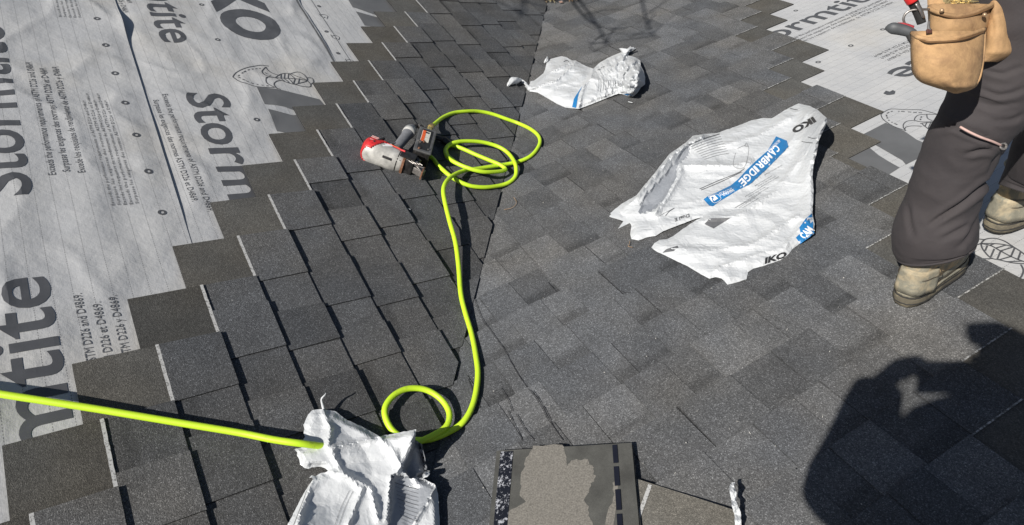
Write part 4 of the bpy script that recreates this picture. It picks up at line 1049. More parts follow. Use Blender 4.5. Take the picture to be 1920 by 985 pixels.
# ================================================================ PEOPLE
def skin_body(name, J, E, mat, parent):
    """one continuous body grown from a skeleton: J name -> (pos, r1[, r2]); E edges; first joint is the root"""
    names = list(J); idx = {n: i for i, n in enumerate(names)}
    og = root_org(parent); me = bpy.data.meshes.new(name)
    me.from_pydata([V(J[n][0]) - og for n in names], [(idx[a], idx[b]) for a, b in E], [])
    o = bpy.data.objects.new(name, me); col.objects.link(o); o.parent = parent
    o.modifiers.new('skin', 'SKIN')
    if not me.skin_vertices: 
        bm = bmesh.new(); bm.from_mesh(me); bm.verts.layers.skin.verify(); bm.to_mesh(me); bm.free()
    for n in names:
        s = me.skin_vertices[0].data[idx[n]]; r = J[n][1:]; s.radius = (r[0], r[-1]); s.use_root = (idx[n] == 0)
    sb = o.modifiers.new('round', 'SUBSURF'); sb.levels = 2; sb.render_levels = 2
    dg = bpy.context.evaluated_depsgraph_get(); ev = o.evaluated_get(dg); m2 = bpy.data.meshes.new_from_object(ev)
    m2.polygons.foreach_set('use_smooth', [True] * len(m2.polygons)); m2.materials.clear(); m2.materials.append(mat)
    o.modifiers.clear(); o.data = m2; return o
skinm = NT('skin'); skinm.base((.45, .25, .17)); skinm.rough(.5); skinm.b.inputs['Subsurface Weight'].default_value = .1; skinm.b.inputs['Subsurface Radius'].default_value = (.01, .004, .002); SKN = skinm.m
def hand_joints(J, E, pre, wrist, dirf, palm, curl=.5, side=1, size=1.0):
    """palm and five fingers: dirf = finger direction, palm = palm normal (fingers curl towards it)"""
    d = V(dirf).normalized(); n = V(palm); n = (n - d * n.dot(d)).normalized(); s = d.cross(n) * side
    pc = V(wrist) + d * .045 * size; J[pre + 'palm'] = (pc, .016 * size, .034 * size); E.append((pre + 'wrist', pre + 'palm'))
    L = (.072, .080, .074, .058); off = (.027, .009, -.009, -.026)
    for i in range(4):
        k = V(wrist) + d * (.088 - .004 * abs(i - 1)) * size + s * off[i] * size; a = k
        J[f'{pre}k{i}'] = (k, .0095 * size); E.append((pre + 'palm', f'{pre}k{i}')); prev = f'{pre}k{i}'; ang = 0
        for j in range(3):
            ang += curl * (.75 + .25 * j) + .06 * i; a = a + (d * math.cos(ang) + n * math.sin(ang)) * L[i] * (.42, .33, .25)[j] * size
            J[f'{pre}f{i}{j}'] = (a, (.0085, .0078, .0065)[j] * size); E.append((prev, f'{pre}f{i}{j}')); prev = f'{pre}f{i}{j}'
    a = V(wrist) + d * .030 * size + s * .026 * size; J[pre + 't0'] = (a, .012 * size); E.append((pre + 'palm', pre + 't0')); prev = pre + 't0'
    for j, (dd, ss, nn, r) in enumerate(((.6, .7, .35, .0105), (.8, .35, .6, .0095), (.75, .1, .75, .008))):
        a = a + (d*dd + s*ss + n*nn).normalized() * (.034, .030, .024)[j] * size; J[f'{pre}t{j+1}'] = (a, r * size); E.append((prev, f'{pre}t{j+1}')); prev = f'{pre}t{j+1}'
def body(parent, pelvis, chest, neck, head, lsh, lel, lwr, rsh, rel_, rwr, lhip, lkn, lan, ltoe, rhip, rkn, ran, rtoe, hands):
    J = {}; E = []
    J['pelvis'] = (pelvis, .13, .10); J['belly'] = ((V(pelvis) + V(chest)) / 2, .125, .095); J['chest'] = (chest, .14, .10); J['neckb'] = (neck, .06)
    up_ = (V(head) - V(neck)); J['neck'] = (V(neck) + up_ * .45, .052); J['jaw'] = (V(neck) + up_ * .75, .066, .078); J['head'] = (V(head) + up_.normalized() * .02, .076, .092); J['crown'] = (V(head) + up_.normalized() * .085, .055, .066)
    E += [('pelvis', 'belly'), ('belly', 'chest'), ('chest', 'neckb'), ('neckb', 'neck'), ('neck', 'jaw'), ('jaw', 'head'), ('head', 'crown')]
    for p, sh, el, wr, hd in (('l', lsh, lel, lwr, hands[0]), ('r', rsh, rel_, rwr, hands[1])):
        J[p + 'sh'] = (sh, .055); J[p + 'ua'] = ((V(sh) * .55 + V(el) * .45), .047); J[p + 'el'] = (el, .039); J[p + 'fa'] = (V(el) * .65 + V(wr) * .35, .040); J[p + 'wrist'] = (wr, .024, .029)
        E += [('chest', p + 'sh'), (p + 'sh', p + 'ua'), (p + 'ua', p + 'el'), (p + 'el', p + 'fa'), (p + 'fa', p + 'wrist')]
        hand_joints(J, E, p, wr, hd[0], hd[1], hd[2], 1 if p == 'l' else -1)
    for p, hp_, kn, an, to in (('L', lhip, lkn, lan, ltoe), ('R', rhip, rkn, ran, rtoe)):
        J[p + 'hip'] = (hp_, .088); J[p + 'th'] = (V(hp_) * .5 + V(kn) * .5, .075); J[p + 'kn'] = (kn, .056); J[p + 'ca'] = (V(kn) * .68 + V(an) * .32, .055); J[p + 'an'] = (an, .037); J[p + 'toe'] = (to, .032)
        E += [('pelvis', p + 'hip'), (p + 'hip', p + 'th'), (p + 'th', p + 'kn'), (p + 'kn', p + 'ca'), (p + 'ca', p + 'an'), (p + 'an', p + 'toe')]
    return skin_body('body', J, E, SKN, parent)
def face(parent, head, fwd, upv, hair, cap):
    f = V(fwd).normalized(); u = V(upv).normalized(); f = (f - u * f.dot(u)).normalized(); s = f.cross(u); c = V(head)
    eyew = simple('eye_white', (.7, .7, .68), .3, var=0); iris = simple('dark_iris', (.03, .02, .015), .2, var=0); lip = simple('lips', (.35, .14, .11), .5, var=0)
    for k in (-1, 1):
        e = mesh('eye', *tube([c + s*k*.031 + f*(.080 + .004*i) + u*.012 for i in range(4)], [.011, .012, .009, .002], 10), eyew, parent, smooth=True)
        mesh('iris', *tube([c + s*k*.031 + f*.092 + u*.012, c + s*k*.031 + f*.0935 + u*.012], .005, 8), iris, e)
        mesh('ear', *tube([c + s*k*.074 - u*.02, c + s*k*.084 + u*.0 - f*.004, c + s*k*.078 + u*.025], [(.006, .012), (.008, .018), (.006, .012)], 10, 3), SKN, parent, smooth=True)
    mesh('nose', *tube([c + f*.086 + u*.018, c + f*.102 - u*.012, c + f*.106 - u*.024, c + f*.088 - u*.030], [.006, .010, .014, .009], 10, 3), SKN, parent, smooth=True)
    mesh('mouth', *tube([c - s*.022 + f*.084 - u*.052, c + f*.094 - u*.050, c + s*.022 + f*.084 - u*.052], [.002, .006, .002], 8, 3), lip, parent, smooth=True)
    mesh('hair', *tube([c - u*.01 - f*.022, c + u*.04 - f*.020, c + u*.085 - f*.012, c + u*.118 - f*.006], [(.088, .090), (.098, .094), (.085, .082), (.03, .03)], 20, 4, ref=f), hair, parent, smooth=True)
    cp = mesh('cap', *tube([c + u*.052, c + u*.080 - f*.002, c + u*.115 - f*.004, c + u*.138 - f*.006], [(.108, .094), (.107, .094), (.080, .074), (.02, .02)], 22, 4, ref=f), cap, parent, smooth=True)
    mesh('cap_brim', *tube([c + u*.058 + f*.085, c + u*.056 + f*.125, c + u*.045 + f*.165], [(.004, .078), (.004, .070), (.003, .042)], 16, 4, ref=u), cap, cp, smooth=True)

trous = NT('dark_work_trouser_cloth'); tp = trous.pos()
trous.base(trous.mix('MIX', trous.ramp(trous.noise(tp, 9, 5, .6), [(.35, 0.0), (.75, 1.0)]), (.037, .032, .034), (.050, .043, .044)))
trous.rough(.85); trous.normal(trous.bump(trous.noise(tp, 900, 2), .3, .0006, trous.bump(trous.noise(tp, 26, 4, .55, .6), .35, .006))); TR = trous.m
shirt = simple('charcoal_work_shirt', (.05, .052, .06), .85, var=.2, vscale=12, bump=.3, bscale=60)
def leather(name, c, dirt):
    n = NT(name); p = n.pos(); f = n.noise(p, 15, 6, .65, .6); d = n.noise(p, 40, 6, .7)
    st_ = n.noise(p, 5, 3, .5); cc = n.mix('MIX', n.ramp(f, [(.44, 0.0), (.60, 1.0)]), c, dirt); cc = n.mix('MULTIPLY', 1.0, cc, n.ramp(st_, [(.35, .86), (.65, 1.08)])); n.base(n.mix('MULTIPLY', 1.0, cc, n.ramp(d, [(.3, .78), (.7, 1.15)])))
    n.rough(.85); n.normal(n.bump(n.noise(p, 300, 4, .6), .5, .0012, n.bump(n.noise(p, 30, 4), .4, .005))); return n.m
SUEDE = leather('suede_tool_leather', (.44, .27, .13), (.30, .18, .09))
BOOTL = leather('tan_nubuck', (.56, .41, .23), (.27, .25, .19))
BOOTD = leather('dusty_dark_toe_leather', (.25, .235, .18), (.46, .38, .25))
SOLE = leather('dusty_rubber_sole', (.12, .105, .075), (.28, .24, .16))
BLK = simple('black_rubber', (.02, .02, .02), .8)
STITCH = simple('dark_seam', (.16, .085, .035), .8)

def boot(parent, heel, fwd, upn, L=.30, Wd=.108, tall=.17, lean=V((0, 0, 0)), seed=0):
    """work boot with welted sole, heel counter, toe cap, shaft and collar; heel = centre of the back of the sole"""
    f = V(fwd).normalized(); u = V(upn).normalized(); f = (f - u * f.dot(u)).normalized(); s = f.cross(u); hl_ = V(heel)
    def ringo(z, x0, x1, w_, wob=0.0, n=30, grow=0.0, z1=None):
        r = []
        for j in range(n):
            a = 2 * math.pi * j / n; c, si = math.cos(a), math.sin(a); t = (1 - c) / 2            # t=0 toe, 1 heel
            x = x0 + (x1 - x0) * (.5 + .5 * math.copysign(abs(c) ** .82, c))
            tt = (x - x0) / (x1 - x0); wp = .86 - .10 * math.sin(math.pi * min(1, tt * 1.15)) + .22 * math.exp(-((tt - .70) / .22) ** 2)
            y = math.copysign(abs(si) ** .75, si) * w_ / 2 * wp + wob * nz(c * 3, si * 3, seed + z * 30)
            zz_ = z if z1 is None else z + (z1 - z) * tt
            r.append(hl_ + f * x + s * (y + .004 * math.sin(math.pi * tt)) + u * zz_ + lean * z)
        return r
    so = mesh('sole', *loft([ringo(0, .004, L - .012, Wd * .96, .003), ringo(.010, 0, L, Wd * 1.03, .003), ringo(.020, -.001, L + .002, Wd * 1.04, .002), ringo(.029, .0, L, Wd * 1.02, .002), ringo(.034, .002, L - .003, Wd * .98)]), SOLE, parent, smooth=True)
    for i in range(10):
        t = .03 + i * .095; x = t * L
        mesh('tread_lug', *box(hl_ + f * max(.03, min(x, L - .06)) - u * .0005, f, s, u, (.0075, Wd * .22, .004), .002), SOLE, so)
    mesh('midsole', *loft([ringo(.0335, .0, L - .001, Wd * 1.0), ringo(.040, .001, L - .004, Wd * .985), ringo(.044, .004, L - .008, Wd * .95)]), BOOTD, parent, smooth=True)
    low = mesh('foxing', *loft([ringo(.042, .004, L - .009, Wd * .94, .003), ringo(.060, .003, L - .010, Wd * .95, .003, z1=.058), ringo(.080, .004, L - .020, Wd * .92, .003, z1=.066), ringo(.088, .008, L - .04, Wd * .86, .003, z1=.072)]), BOOTD, parent, smooth=True)
    rings = []
    for z, x0, x1, w_, z1 in ((.070, .006, L - .05, .93, .070), (.090, .004, L - .075, .90, .082), (.105, .006, L - .105, .89, .094), (.120, .010, L - .135, .90, .112), (.138, .012, L - .150, .93, .135), (tall - .01, .010, L - .155, .98, tall - .01), (tall, .012, L - .158, .97, tall)):
        rings.append(ringo(z, x0, x1, Wd * w_, .004, z1=z1))
    up_ = mesh('upper', *loft(rings), BOOTL, parent, smooth=True)
    mesh('heel_counter', *loft([ringo(z, -.003, .085, Wd * w_, .002) for z, w_ in ((.044, .88), (.06, .86), (.085, .82), (.105, .78), (.112, .74))]), BOOTD, parent, smooth=True)
    mesh('collar', *tube([q for q in ringo(tall, .010, L - .156, Wd * 1.0)] + [ringo(tall, .010, L - .156, Wd * 1.0)[0]], .007, 8), BOOTD, parent, smooth=True)
    for z in (.050, .092):
        q = ringo(z, .0 if z < .06 else .001, L - .008 if z < .06 else .095, Wd * (.965 if z < .06 else .90)); mesh('seam', *tube(q + [q[0]], .0013, 5), simple('boot_seam', (.05, .04, .028), .8), parent)
    for z in (.013, .0325):
        q = ringo(z, -.001, L + .001, Wd * 1.055, .002); mesh('sole_groove', *tube(q + [q[0]], .0016, 5), BLK, so)
    for i in range(5):
        z = .092 + i * .017; x = L - .085 - i * .017
        mesh('lace', *tube([hl_ + f*x + s*.026 + u*z + lean*z, hl_ + f*(x + .008) + u*(z + .010) + lean*z, hl_ + f*x - s*.026 + u*z + lean*z], .0028, 6, 4), simple('dusty_lace', (.12, .09, .05), .8), up_, smooth=True)
    return up_

def folds(seed, amp=.006, fx=1.0, creases=None):
    def d(t, q, P):
        a = 1 - min(1, abs(nz(P.x * 7 * fx + math.sin(q) * .5, (P.z * 9 + P.y * 4) * fx, seed)) * 3.2)
        b = 1 - min(1, abs(nz(P.x * 15, P.z * 17, seed + 3)) * 3.4)
        c_ = 0.0
        if creases:
            q_ = RM.transposed() @ (P - CAM)
            if q_.z < -.3:
                x_, y_ = 960 + F * q_.x / -q_.z, 492.5 - F * q_.y / -q_.z
                for dep_, ln_ in creases:
                    dd_, t_ = line_d((x_, y_), ln_); e_ = min(1, 4 * t_, 4 * (1 - t_)) * dep_
                    c_ += e_ * (-1.0 * math.exp(-(dd_ / 3.4) ** 2) + .55 * math.exp(-((dd_ - 9) / 5) ** 2))
        return amp * .55 * (a - .3) + amp * .15 * b + amp * 1.1 * nz(P.x * 5, P.z * 5, seed + 9) + c_
    return d
UPR = NR
# ---------------- worker at the right edge
wk_o = up('R', 1760, 540, .02)
worker = thing('person', wk_o, 'worker cut off by the right edge, in dark trousers, tan boots and a tool pouch', 'person')
fd = V((.56, .83, 0)).normalized()
hb1 = up('R', 1684, 577, .022) + fd * .006; fR = (fd - NR * fd.dot(NR)).normalized()
legp = [(1754, 472, 1.79), (1750, 456, 1.785), (1751, 430, 1.765), (1763, 382, 1.73), (1778, 338, 1.69), (1792, 303, 1.66), (1808, 268, 1.625), (1829, 232, 1.59), (1858, 190, 1.57), (1880, 140, 1.545), (1898, 90, 1.515), (1912, 35, 1.48), (1925, -40, 1.44), (1935, -110, 1.40)]
lr = [62, 68, 69, 61, 59, 58, 60, 65, 76, 84, 88, 92, 96, 96]
lpts = [dep(x, y, d) for x, y, d in legp]; lrad = [r * d / F for r, (_, _, d) in zip(lr, legp)]
hipL, kneeL = lpts[-2], lpts[6]
b2 = up('R', 1852, 434, .02); fd2 = V((.75, .66, 0)).normalized()
rl = [(1922, 362, 1.875), (1932, 345, 1.865), (1947, 322, 1.84), (1970, 285, 1.78), (2000, 240, 1.72), (2015, 190, 1.66), (2030, 120, 1.60), (2030, 40, 1.54), (2020, -50, 1.46), (2010, -110, 1.42)]
rpts = [dep(x, y, d) for x, y, d in rl]; rrad = [.070, .075, .082, .088, .092, .10, .108, .115, .120, .118]
pel = (lpts[-1] + rpts[-1]) / 2 + V((.01, .02, .05))
lean_ = V((.02, .13, 0)); chest_ = pel + V((.03, .12, .34)); neck_ = chest_ + V((.03, .08, .20)); head_ = neck_ + V((.03, .10, .17))
sR = V((.8, -.6, 0))
lsh_, rsh_ = neck_ - sR * .19 + V((0, 0, -.05)), neck_ + sR * .19 + V((0, 0, -.05))
lel_ = lsh_ + V((-.02, .16, -.22)); lwr_ = lel_ + V((.10, .20, -.08)); rel2 = rsh_ + V((.10, .10, -.24)); rwr_ = rel2 + V((-.02, .22, -.05))
body(worker, pel, chest_, neck_, head_, lsh_, lel_, lwr_, rsh_, rel2, rwr_, lpts[-2], kneeL, hb1 + fR * .085 + NR * .10, hb1 + fR * .2 + NR * .05, rpts[-2], rpts[4], b2 + fd2 * .09 + NR * .11, b2 + fd2 * .2 + NR * .06,
     ((fd, V((0, 0, -1)), .35), (fd, V((0, 0, -1)), .35)))
face(worker, head_, fd + V((0, 0, -.3)), V((.1, .3, 1)), simple('brown_hair', (.06, .04, .025), .7), simple('navy_cap', (.02, .025, .05), .8))
boot(worker, hb1, fR, NR, .31, .120, .158, lean=V((.10, .12, 0)), seed=1)
boot(worker, b2, (fd2 - NR * fd2.dot(NR)), NR, .31, .124, .20, lean=V((.12, .10, 0)), seed=2)
bc_ = b2 + fd2 * .085 + NR * .145 + V((.12, .10, 0)) * .145; td = CAM - bc_; td = (td - NR * td.dot(NR)).normalized(); ts = td.cross(NR)
mesh('boot_tag', *box(bc_ + td * .060 + ts * .012, ts, NR, td, (.011, .008, .002), .001), simple('yellow_tag', (.75, .40, .02), .5), worker)
LC = [(.010, [(1731, 431), (1762, 407), (1811, 373), (1853, 337), (1867, 306)]), (.006, [(1760, 452), (1792, 434), (1820, 415)]), (.007, [(1808, 290), (1835, 281), (1860, 277)]), (.006, [(1845, 330), (1860, 300), (1875, 285)]),
      (.012, [(1750, 246), (1790, 234), (1830, 252), (1885, 276)]), (.006, [(1815, 208), (1860, 227), (1896, 225), (1925, 210)]), (.0045, [(1832, 163), (1872, 180), (1899, 174), (1925, 160)]), (.003, [(1820, 186), (1860, 200), (1925, 190)]), (.003, [(1840, 130), (1880, 140), (1925, 120)]),
      (.005, [(1700, 380), (1706, 420), (1715, 450)]), (.005, [(1790, 470), (1812, 445), (1835, 400)])]
tl = mesh('trouser_leg', *tube(lpts, lrad, 84, 12, disp=folds(2.0, .007, 1.0, LC)), TR, worker, smooth=True)
mesh('trouser_leg', *tube(rpts, rrad, 56, 8, disp=folds(5.0, .010)), TR, worker, smooth=True)
hemr = lpts[0] + (lpts[0] - lpts[1]).normalized() * .002; fr_ = frames(lpts)[0]
mesh('hem', *tube([lpts[0] + fr_[1] * math.cos(a) * (lrad[0] + .001) + fr_[2] * math.sin(a) * (lrad[0] + .001) for a in [i * math.pi / 16 for i in range(33)]], .0035, 8, disp=lambda t, q, P: .001 * nz(P.x * 90, P.y * 90)), TR, tl, smooth=True)
mesh('trouser_seat', *tube([lpts[-3] * .5 + rpts[-3] * .5 + V((0, 0, .0)), pel - V((0, 0, .02)), pel + V((.02, .03, .14))], [(.16, .14), (.19, .15), (.165, .125)], 32, 6, ref=sR, disp=folds(7, .006)), TR, worker, smooth=True)
mesh('shirt', *tube([pel + V((.01, .02, .08)), (pel + chest_) / 2 + V((0, 0, .03)), chest_, neck_ - V((0, 0, .05)), neck_ + V((0, 0, .01))], [(.175, .135), (.175, .135), (.195, .135), (.15, .10), (.07, .07)], 32, 6, ref=sR, disp=folds(8, .006)), shirt, worker, smooth=True)
for a, b, c in ((lsh_, lel_, lwr_), (rsh_, rel2, rwr_)):
    mesh('sleeve', *tube([a, a * .5 + b * .5, b, b * .5 + c * .5, b * .12 + c * .88], [.075, .064, .056, .050, .044], 20, 4, disp=folds(3, .004)), shirt, worker, smooth=True)
# seam cord with a small ring on the knee fold
zc = [dep(x, y, d - .018) for x, y, d in ((1800, 238, 1.545), (1818, 248, 1.535), (1840, 258, 1.530), (1862, 266, 1.535), (1877, 273, 1.55))]
cord = mesh('seam_cord', *tube(zc, .0028, 8, 4), simple('faded_pink_cord', (.50, .34, .30), .7), tl, smooth=True)
rc = dep(1881, 274, 1.535); mesh('cord_end', *tube([rc + (RM @ V((math.cos(a), math.sin(a), 0))) * .007 for a in [i * math.pi / 8 for i in range(17)]], .0028, 8), steel, tl, smooth=True)

# ---------------- tool belt pouches, hanging at the worker's left hip
belt_o = dep(1780, 100, 1.40)
belt = thing('tool_belt', belt_o, 'tan suede tool pouch with two pockets hanging from the worker’s hip', 'tool belt')
def pocket(name, rows, d0, bulge, thick, parent, mat=None, n=26, tilt=0.0, seed=0, open_top=True):
    """rows: (y, xleft, xright) from rim to bottom in view; bulges towards the viewer, real back and sides"""
    rings = []; yt = rows[0][0]; yb = rows[-1][0]
    full = catmull2(rows, 5)
    for y, xl, xr in full:
        t = (y - yt) / (yb - yt); dd = d0 + tilt * t; b_ = bulge * (.55 + .75 * math.sin(math.pi * min(1, .18 + .72 * t)))
        if t > .9: b_ *= 1 - (t - .9) * 6
        ring = []
        for i in range(n + 1):
            s_ = i / n; e = math.sin(math.pi * s_) ** .45 if 0 < s_ < 1 else 0
            ring.append(dep(xl + (xr - xl) * s_, y, dd - b_ * e + .0025 * nz(s_ * 5, t * 5, seed)))
        for i in range(n + 1):
            s_ = 1 - i / n; e = math.sin(math.pi * s_) ** .45 if 0 < s_ < 1 else 0
            ring.append(dep(xl + (xr - xl) * (s_ * .96 + .02), y, dd + thick * (.3 + .7 * e)))
        rings.append(ring)
    vs, fs = loft(rings, cap=False)
    k = len(rings[0]); fs.append(tuple(range((len(rings)-1)*k, len(rings)*k)))
    o = mesh(name, vs, fs, mat or SUEDE, parent, smooth=True); md = o.modifiers.new('leather', 'SOLIDIFY'); md.thickness = .003; md.offset = -1
    return o, rings
pm, rr_ = pocket('front_pocket', [(60, 1711, 1845), (66, 1710, 1846), (90, 1710, 1845), (118, 1711, 1842), (138, 1715, 1838), (152, 1728, 1833), (161, 1752, 1828), (168, 1775, 1815), (173, 1789, 1796)], 1.40, .050, .012, belt, seed=1)
def rim(o, ys, off, name='rim_seam', r=.0016, m=None, par=None):
    mesh(name, *tube([dep(x, y, d) for x, y, d in ys], r, 8, 5), m or STITCH, par or o, smooth=True)
rim(pm, [(1710, 62, 1.40), (1722, 70, 1.365), (1745, 74, 1.352), (1780, 73, 1.345), (1815, 66, 1.352), (1846, 55, 1.385)], 0, 'rolled_rim', .0045, SUEDE)
rim(pm, [(1711, 70, 1.395), (1735, 78, 1.345), (1760, 79, 1.336), (1790, 77, 1.334), (1820, 70, 1.345), (1846, 60, 1.382)], 0, r=.0021)
rim(pm, [(1846, 60, 1.39), (1845, 90, 1.385), (1842, 120, 1.386), (1834, 152, 1.389), (1815, 168, 1.393)], 0, 'edge_binding', .0028, SUEDE)
rim(pm, [(1842, 70, 1.380), (1840, 100, 1.374), (1836, 125, 1.374), (1828, 150, 1.379)], 0, r=.0011)
pm2, _ = pocket('upper_pocket', [(9, 1742, 1866), (20, 1742, 1862), (40, 1744, 1856), (62, 1742, 1848), (80, 1745, 1846)], 1.445, .040, .012, belt, seed=2)
bp_, _ = pocket('back_panel', [(-70, 1742, 1900), (-20, 1741, 1880), (20, 1742, 1868), (60, 1744, 1850), (84, 1746, 1846)], 1.474, .006, .006, belt, seed=5)
rim(pm2, [(1741, 16, 1.43), (1760, 24, 1.40), (1790, 30, 1.395), (1820, 26, 1.395), (1850, 14, 1.405), (1872, 2, 1.43)], 0, 'rolled_rim', .0045, SUEDE)
rim(pm2, [(1742, 20, 1.425), (1765, 28, 1.396), (1790, 34, 1.391), (1820, 30, 1.391), (1850, 19, 1.40), (1872, 7, 1.425)], 0, r=.0021)
pm3, _ = pocket('side_pocket', [(-40, 1850, 1893), (0, 1852, 1893), (30, 1852, 1894), (60, 1850, 1896), (82, 1848, 1899), (96, 1846, 1899), (106, 1842, 1890), (114, 1838, 1870)], 1.455, .035, .012, belt, seed=3)
rim(pm3, [(1880, -20, 1.418), (1879, 20, 1.418), (1877, 45, 1.416), (1890, 72, 1.422)], 0, r=.0013)
for x, y, d in ((1846, 28, 1.395), (1766, 20, 1.392)):
    mesh('rivet', *tube([dep(x, y, d), dep(x, y, d - .006)], .0045, 12), simple('brass_rivet', (.45, .30, .18), .4, metal=.6), belt, smooth=True)
strap_a, strap_b = dep(1700, -60, 1.47), dep(1960, -120, 1.40)
mesh('belt_strap', *tube([strap_a, dep(1800, -55, 1.47), dep(1900, -85, 1.44), strap_b], [(.022, .004)] * 4, 12, 4, ref=V((0, 0, 1))), simple('dark_belt_webbing', (.03, .03, .03), .8), belt, smooth=True)
mesh('snap_clip', *tube([dep(1742, 40, 1.352), dep(1741, 52, 1.350), dep(1743, 58, 1.348)], [.0022, .003, .004], 8, 3), steel, belt, smooth=True)
mesh('clip_tab', *box(dep(1742, 59, 1.347), RM @ V((1, 0, 0)), RM @ V((0, 1, 0)), RM @ V((0, 0, 1)), (.0055, .004, .002), .001), simple('brown_leather_tab', (.08, .03, .02), .6), belt)
# nails in the upper pocket
gold = simple('galvanised_gold_nail', (.72, .58, .30), .32, metal=.7, var=.2, vscale=90)
for i in range(26):
    a = 1772 + (i * 37) % 50; b = 0 + (i * 23) % 14; dd = 1.418 + (i % 5) * .004
    p0_, p1_ = dep(a, b, dd), dep(a + 16 + (i % 4) * 3, b - 2 + (i % 3) * 1.5, dd + .004)
    nl_ = mesh('roofing_nail', *join(tube([p0_, p1_], .0016, 6), tube([p0_, p0_ + (p0_ - p1_).normalized() * .001], .0048, 8)), gold, org=p0_)
    tag(nl_, 'gold roofing nail, one of a loose handful in the upper pocket of the tool pouch', 'nail', 'nails in the tool pouch')
# pliers with red and black grips, snips with a bowed handle
redg = simple('red_grip', (.62, .03, .03), .4)
pl = thing('pliers', dep(1700, 60, 1.42), 'black and dull red handled pliers sticking out of the pouch to the left', 'pliers')
mesh('handle', *tube([dep(1664, 53, 1.43), dep(1672, 53, 1.42), dep(1690, 56, 1.415), dep(1708, 62, 1.41), dep(1722, 74, 1.41)], [(.005, .006), (.0115, .0085), (.0115, .009), (.010, .008), (.008, .006)], 14, 4), simple('dark_grey_grip', (.07, .075, .08), .55), pl, smooth=True)
mesh('handle', *tube([dep(1682, 46, 1.43), dep(1695, 49, 1.425), dep(1712, 54, 1.42)], [.004, .0065, .006], 12, 4), simple('dull_red_grip', (.35, .04, .05), .5), pl, smooth=True)
mesh('jaw', *tube([dep(1704, 66, 1.412), dep(1708, 76, 1.41), dep(1716, 88, 1.41)], [.006, .005, .004], 10, 3), BLK, pl, smooth=True)
sn = thing('snips', dep(1715, 20, 1.42), 'snips with a bright red grip end standing up out of the pouch', 'snips')
mesh('grip', *tube([dep(1700, -22, 1.40), dep(1706, -8, 1.402), dep(1712, 4, 1.405)], [.013, .0135, .0125], 14, 4), redg, sn, smooth=True)
mesh('handle', *tube([dep(1711, 3, 1.405), dep(1717, 15, 1.41), dep(1723, 28, 1.415), dep(1728, 44, 1.42)], [(.011, .008), (.010, .007), (.010, .007), (.009, .006)], 14, 4), BLK, sn, smooth=True)
mesh('blade', *tube([dep(1718, 6, 1.398), dep(1726, 18, 1.40), dep(1732, 34, 1.41)], [(.003, .006), (.003, .006), (.003, .004)], 10, 3), steel, sn, smooth=True)
mesh('bow_handle', *tube([dep(1697, 46, 1.425), dep(1694, 36, 1.42), dep(1698, 26, 1.415), dep(1708, 20, 1.41), dep(1724, 18, 1.405), dep(1742, 18, 1.41)], .0026, 8, 5), steel, sn, smooth=True)

# ---------------- the person holding the phone, standing uphill behind the view point
ph_f = V((-.3, .95, 0)).normalized(); ph_s = V((.95, .3, 0)).normalized()
fx_ = V((.68, -1.76, 0)); zr = lambda x, y: OR.z - ((x - OR.x) * NR.x + (y - OR.y) * NR.y) / NR.z
ph_org = V((fx_.x, fx_.y, zr(fx_.x, fx_.y) + .02))
pho = thing('person', ph_org, 'person holding up a phone, seen only as the big shadow at the lower right', 'person')
back_ = RM @ V((0, 0, 1)); rx_ = RM @ V((1, 0, 0)); uy_ = RM @ V((0, 1, 0))
phc = CAM + back_ * .014
phone = thing('phone', phc, 'dark slim phone held up level in both hands, casting the boxy shadow', 'phone')
mesh('case', *box(phc, rx_, uy_, back_, (.083, .041, .0045), .003), BLK, phone)
mesh('screen', *box(phc + back_ * .0044, rx_, uy_, back_, (.074, .034, .0004)), simple('phone_screen', (.03, .03, .035), .1, var=0), phone)
for k in (0, 1, 2): mesh('lens', *tube([phc + rx_ * (.062 - .0 * k) + uy_ * (.022 - .016 * k) - back_ * .004, phc + rx_ * .062 + uy_ * (.022 - .016 * k) - back_ * .0062], .006, 12), simple('lens_glass', (.02, .02, .03), .1, var=0), phone)
P_pel = V((.66, -1.75, 1.38)); P_chest = V((.58, -1.62, 1.74)); P_neck = V((.55, -1.52, 2.00)); P_head = V((.57, -1.455, 2.13))
P_ls = P_neck - ph_s * .20 + V((0, 0, -.06)); P_rs = P_neck + ph_s * .20 + V((0, 0, -.06))
P_lw = V((.400, -1.352, 1.855)); P_rw = phc + rx_ * .130 - uy_ * .070 + back_ * .03
P_le = V((.44, -1.47, 1.62)); P_re = V((.92, -1.42, 1.62))
kl = V((.54, -1.70, .95)); kr = V((.82, -1.64, .98))
al, ar = V((.53, -1.80, zr(.53, -1.80) + .14)), V((.84, -1.72, zr(.84, -1.72) + .14))
body(pho, P_pel, P_chest, P_neck, P_head, P_ls, P_le, P_lw, P_rs, P_re, P_rw, P_pel - ph_s * .10 + V((0, 0, -.06)), kl, al, al + ph_f * .16 - V((0, 0, .07)), P_pel + ph_s * .10 + V((0, 0, -.06)), kr, ar, ar + ph_f * .16 - V((0, 0, .07)),
     ((uy_ * .60 + rx_ * .50 + back_ * .45, rx_ - uy_ * .4, .85), (uy_ * .9 - rx_ * .35, -rx_, .32)))
face(pho, P_head, ph_f + V((0, 0, -.5)), V((-.05, .15, 1)), simple('dark_hair', (.03, .02, .015), .7), simple('black_cap', (.015, .015, .017), .8))
jack = simple('black_work_jacket', (.025, .027, .032), .8, var=.2, bump=.4, bscale=40)
mesh('jacket', *tube([P_pel - V((0, 0, .14)), P_pel + V((0, 0, .05)), (P_pel + P_chest) / 2, P_chest, P_neck - V((0, 0, .06)), P_neck + V((0, 0, .02))], [(.25, .18), (.235, .175), (.21, .165), (.215, .165), (.17, .12), (.075, .08)], 32, 6, ref=ph_s, disp=folds(4, .008)), jack, pho, smooth=True)
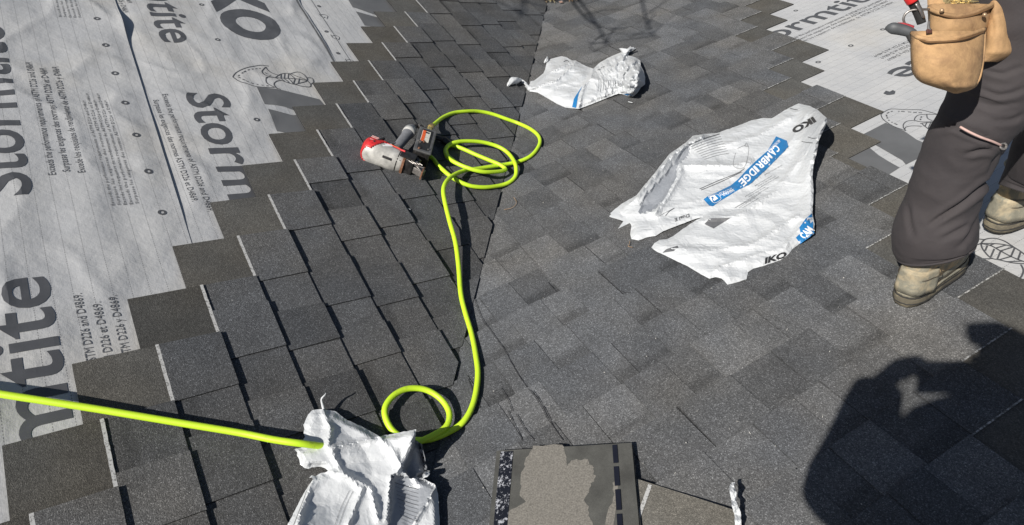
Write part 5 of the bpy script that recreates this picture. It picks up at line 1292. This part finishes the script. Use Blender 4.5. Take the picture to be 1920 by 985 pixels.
for a, b, c in ((P_ls, P_le, P_lw), (P_rs, P_re, P_rw)):
    mesh('sleeve', *tube([a, a * .5 + b * .5, b, b * .5 + c * .5, b * .05 + c * .95], [.082, .078, .078, .070, .056], 20, 4, disp=folds(6, .006)), jack, pho, smooth=True)
for h_, k_, a_ in ((P_pel - ph_s * .10 + V((0, 0, -.02)), kl, al), (P_pel + ph_s * .10 + V((0, 0, -.02)), kr, ar)):
    mesh('trouser_leg', *tube([h_, h_ * .5 + k_ * .5, k_, k_ * .5 + a_ * .5, a_ + V((0, 0, .02))], [.12, .105, .088, .085, .082], 28, 5, disp=folds(9, .007)), TR, pho, smooth=True)
    hb = a_ - ph_f * .07; hb.z = zr(hb.x, hb.y) + .022
    boot(pho, hb, (ph_f - NR * ph_f.dot(NR)), NR, .29, .105, .16, seed=3)

# ================================================================ BARE TREE whose shadow falls across the bottom of the valley
bark = simple('grey_bark', (.14, .11, .085), .9, var=.35, vscale=8, bump=.6, bscale=30)
t0 = V((-4.2, 6.6, -3.6)); tree = thing('bare_tree', t0, 'leafless tree beyond the eaves whose thin branches shade the far end of the valley', 'tree')
rt = random.Random(21)
tgt = [(1095, 30), (1000, 18), (1210, 30), (1120, 48)]
trunk = [t0, t0 + V((.2, -.1, 1.8)), t0 + V((.35, -.5, 3.6)), t0 + V((.7, -1.0, 5.2)), t0 + V((1.0, -1.5, 6.6))]
tr_ = mesh('trunk', *tube(trunk, [.20, .17, .14, .10, .05], 14, 6, disp=lambda t, q, P: .012 * nz(P.x * 8, P.y * 8, P.z * 3)), bark, tree, smooth=True)
tp_ = smooth_path(trunk, 6)
for i, q in enumerate(tgt):
    S = 'L' if q[0] < 1000 else 'R'; dist = rt.uniform(2.9, 3.8); e = up(S, *q, .02) + SUN * dist; st = tp_[12 + (i * 5) % 12]
    side_ = V((rt.uniform(-.3, .3), rt.uniform(-.3, .3), rt.uniform(-.1, .3)))
    path_ = [st, st * .6 + e * .4 + side_ + V((0, 0, .2)), st * .25 + e * .75 + side_ * .5, e, e + (e - st).normalized() * .4 + side_ * .4]
    b = mesh('branch', *tube(path_, [.028, .016, .010, .007, .002], 8, 5), bark, tree, smooth=True); bp = smooth_path(path_, 5)
    for k in range(5):
        s0 = bp[rt.randrange(12, len(bp) - 1)]; d = V((rt.uniform(-1, 1), rt.uniform(-1, 1), rt.uniform(-.5, .6))).normalized(); L = rt.uniform(.2, .5)
        mesh('twig', *tube([s0, s0 + d * L * .5 + V((rt.uniform(-.08, .08), rt.uniform(-.08, .08), 0)), s0 + d * L], [.005, .0035, .0015], 6, 3), bark, b)
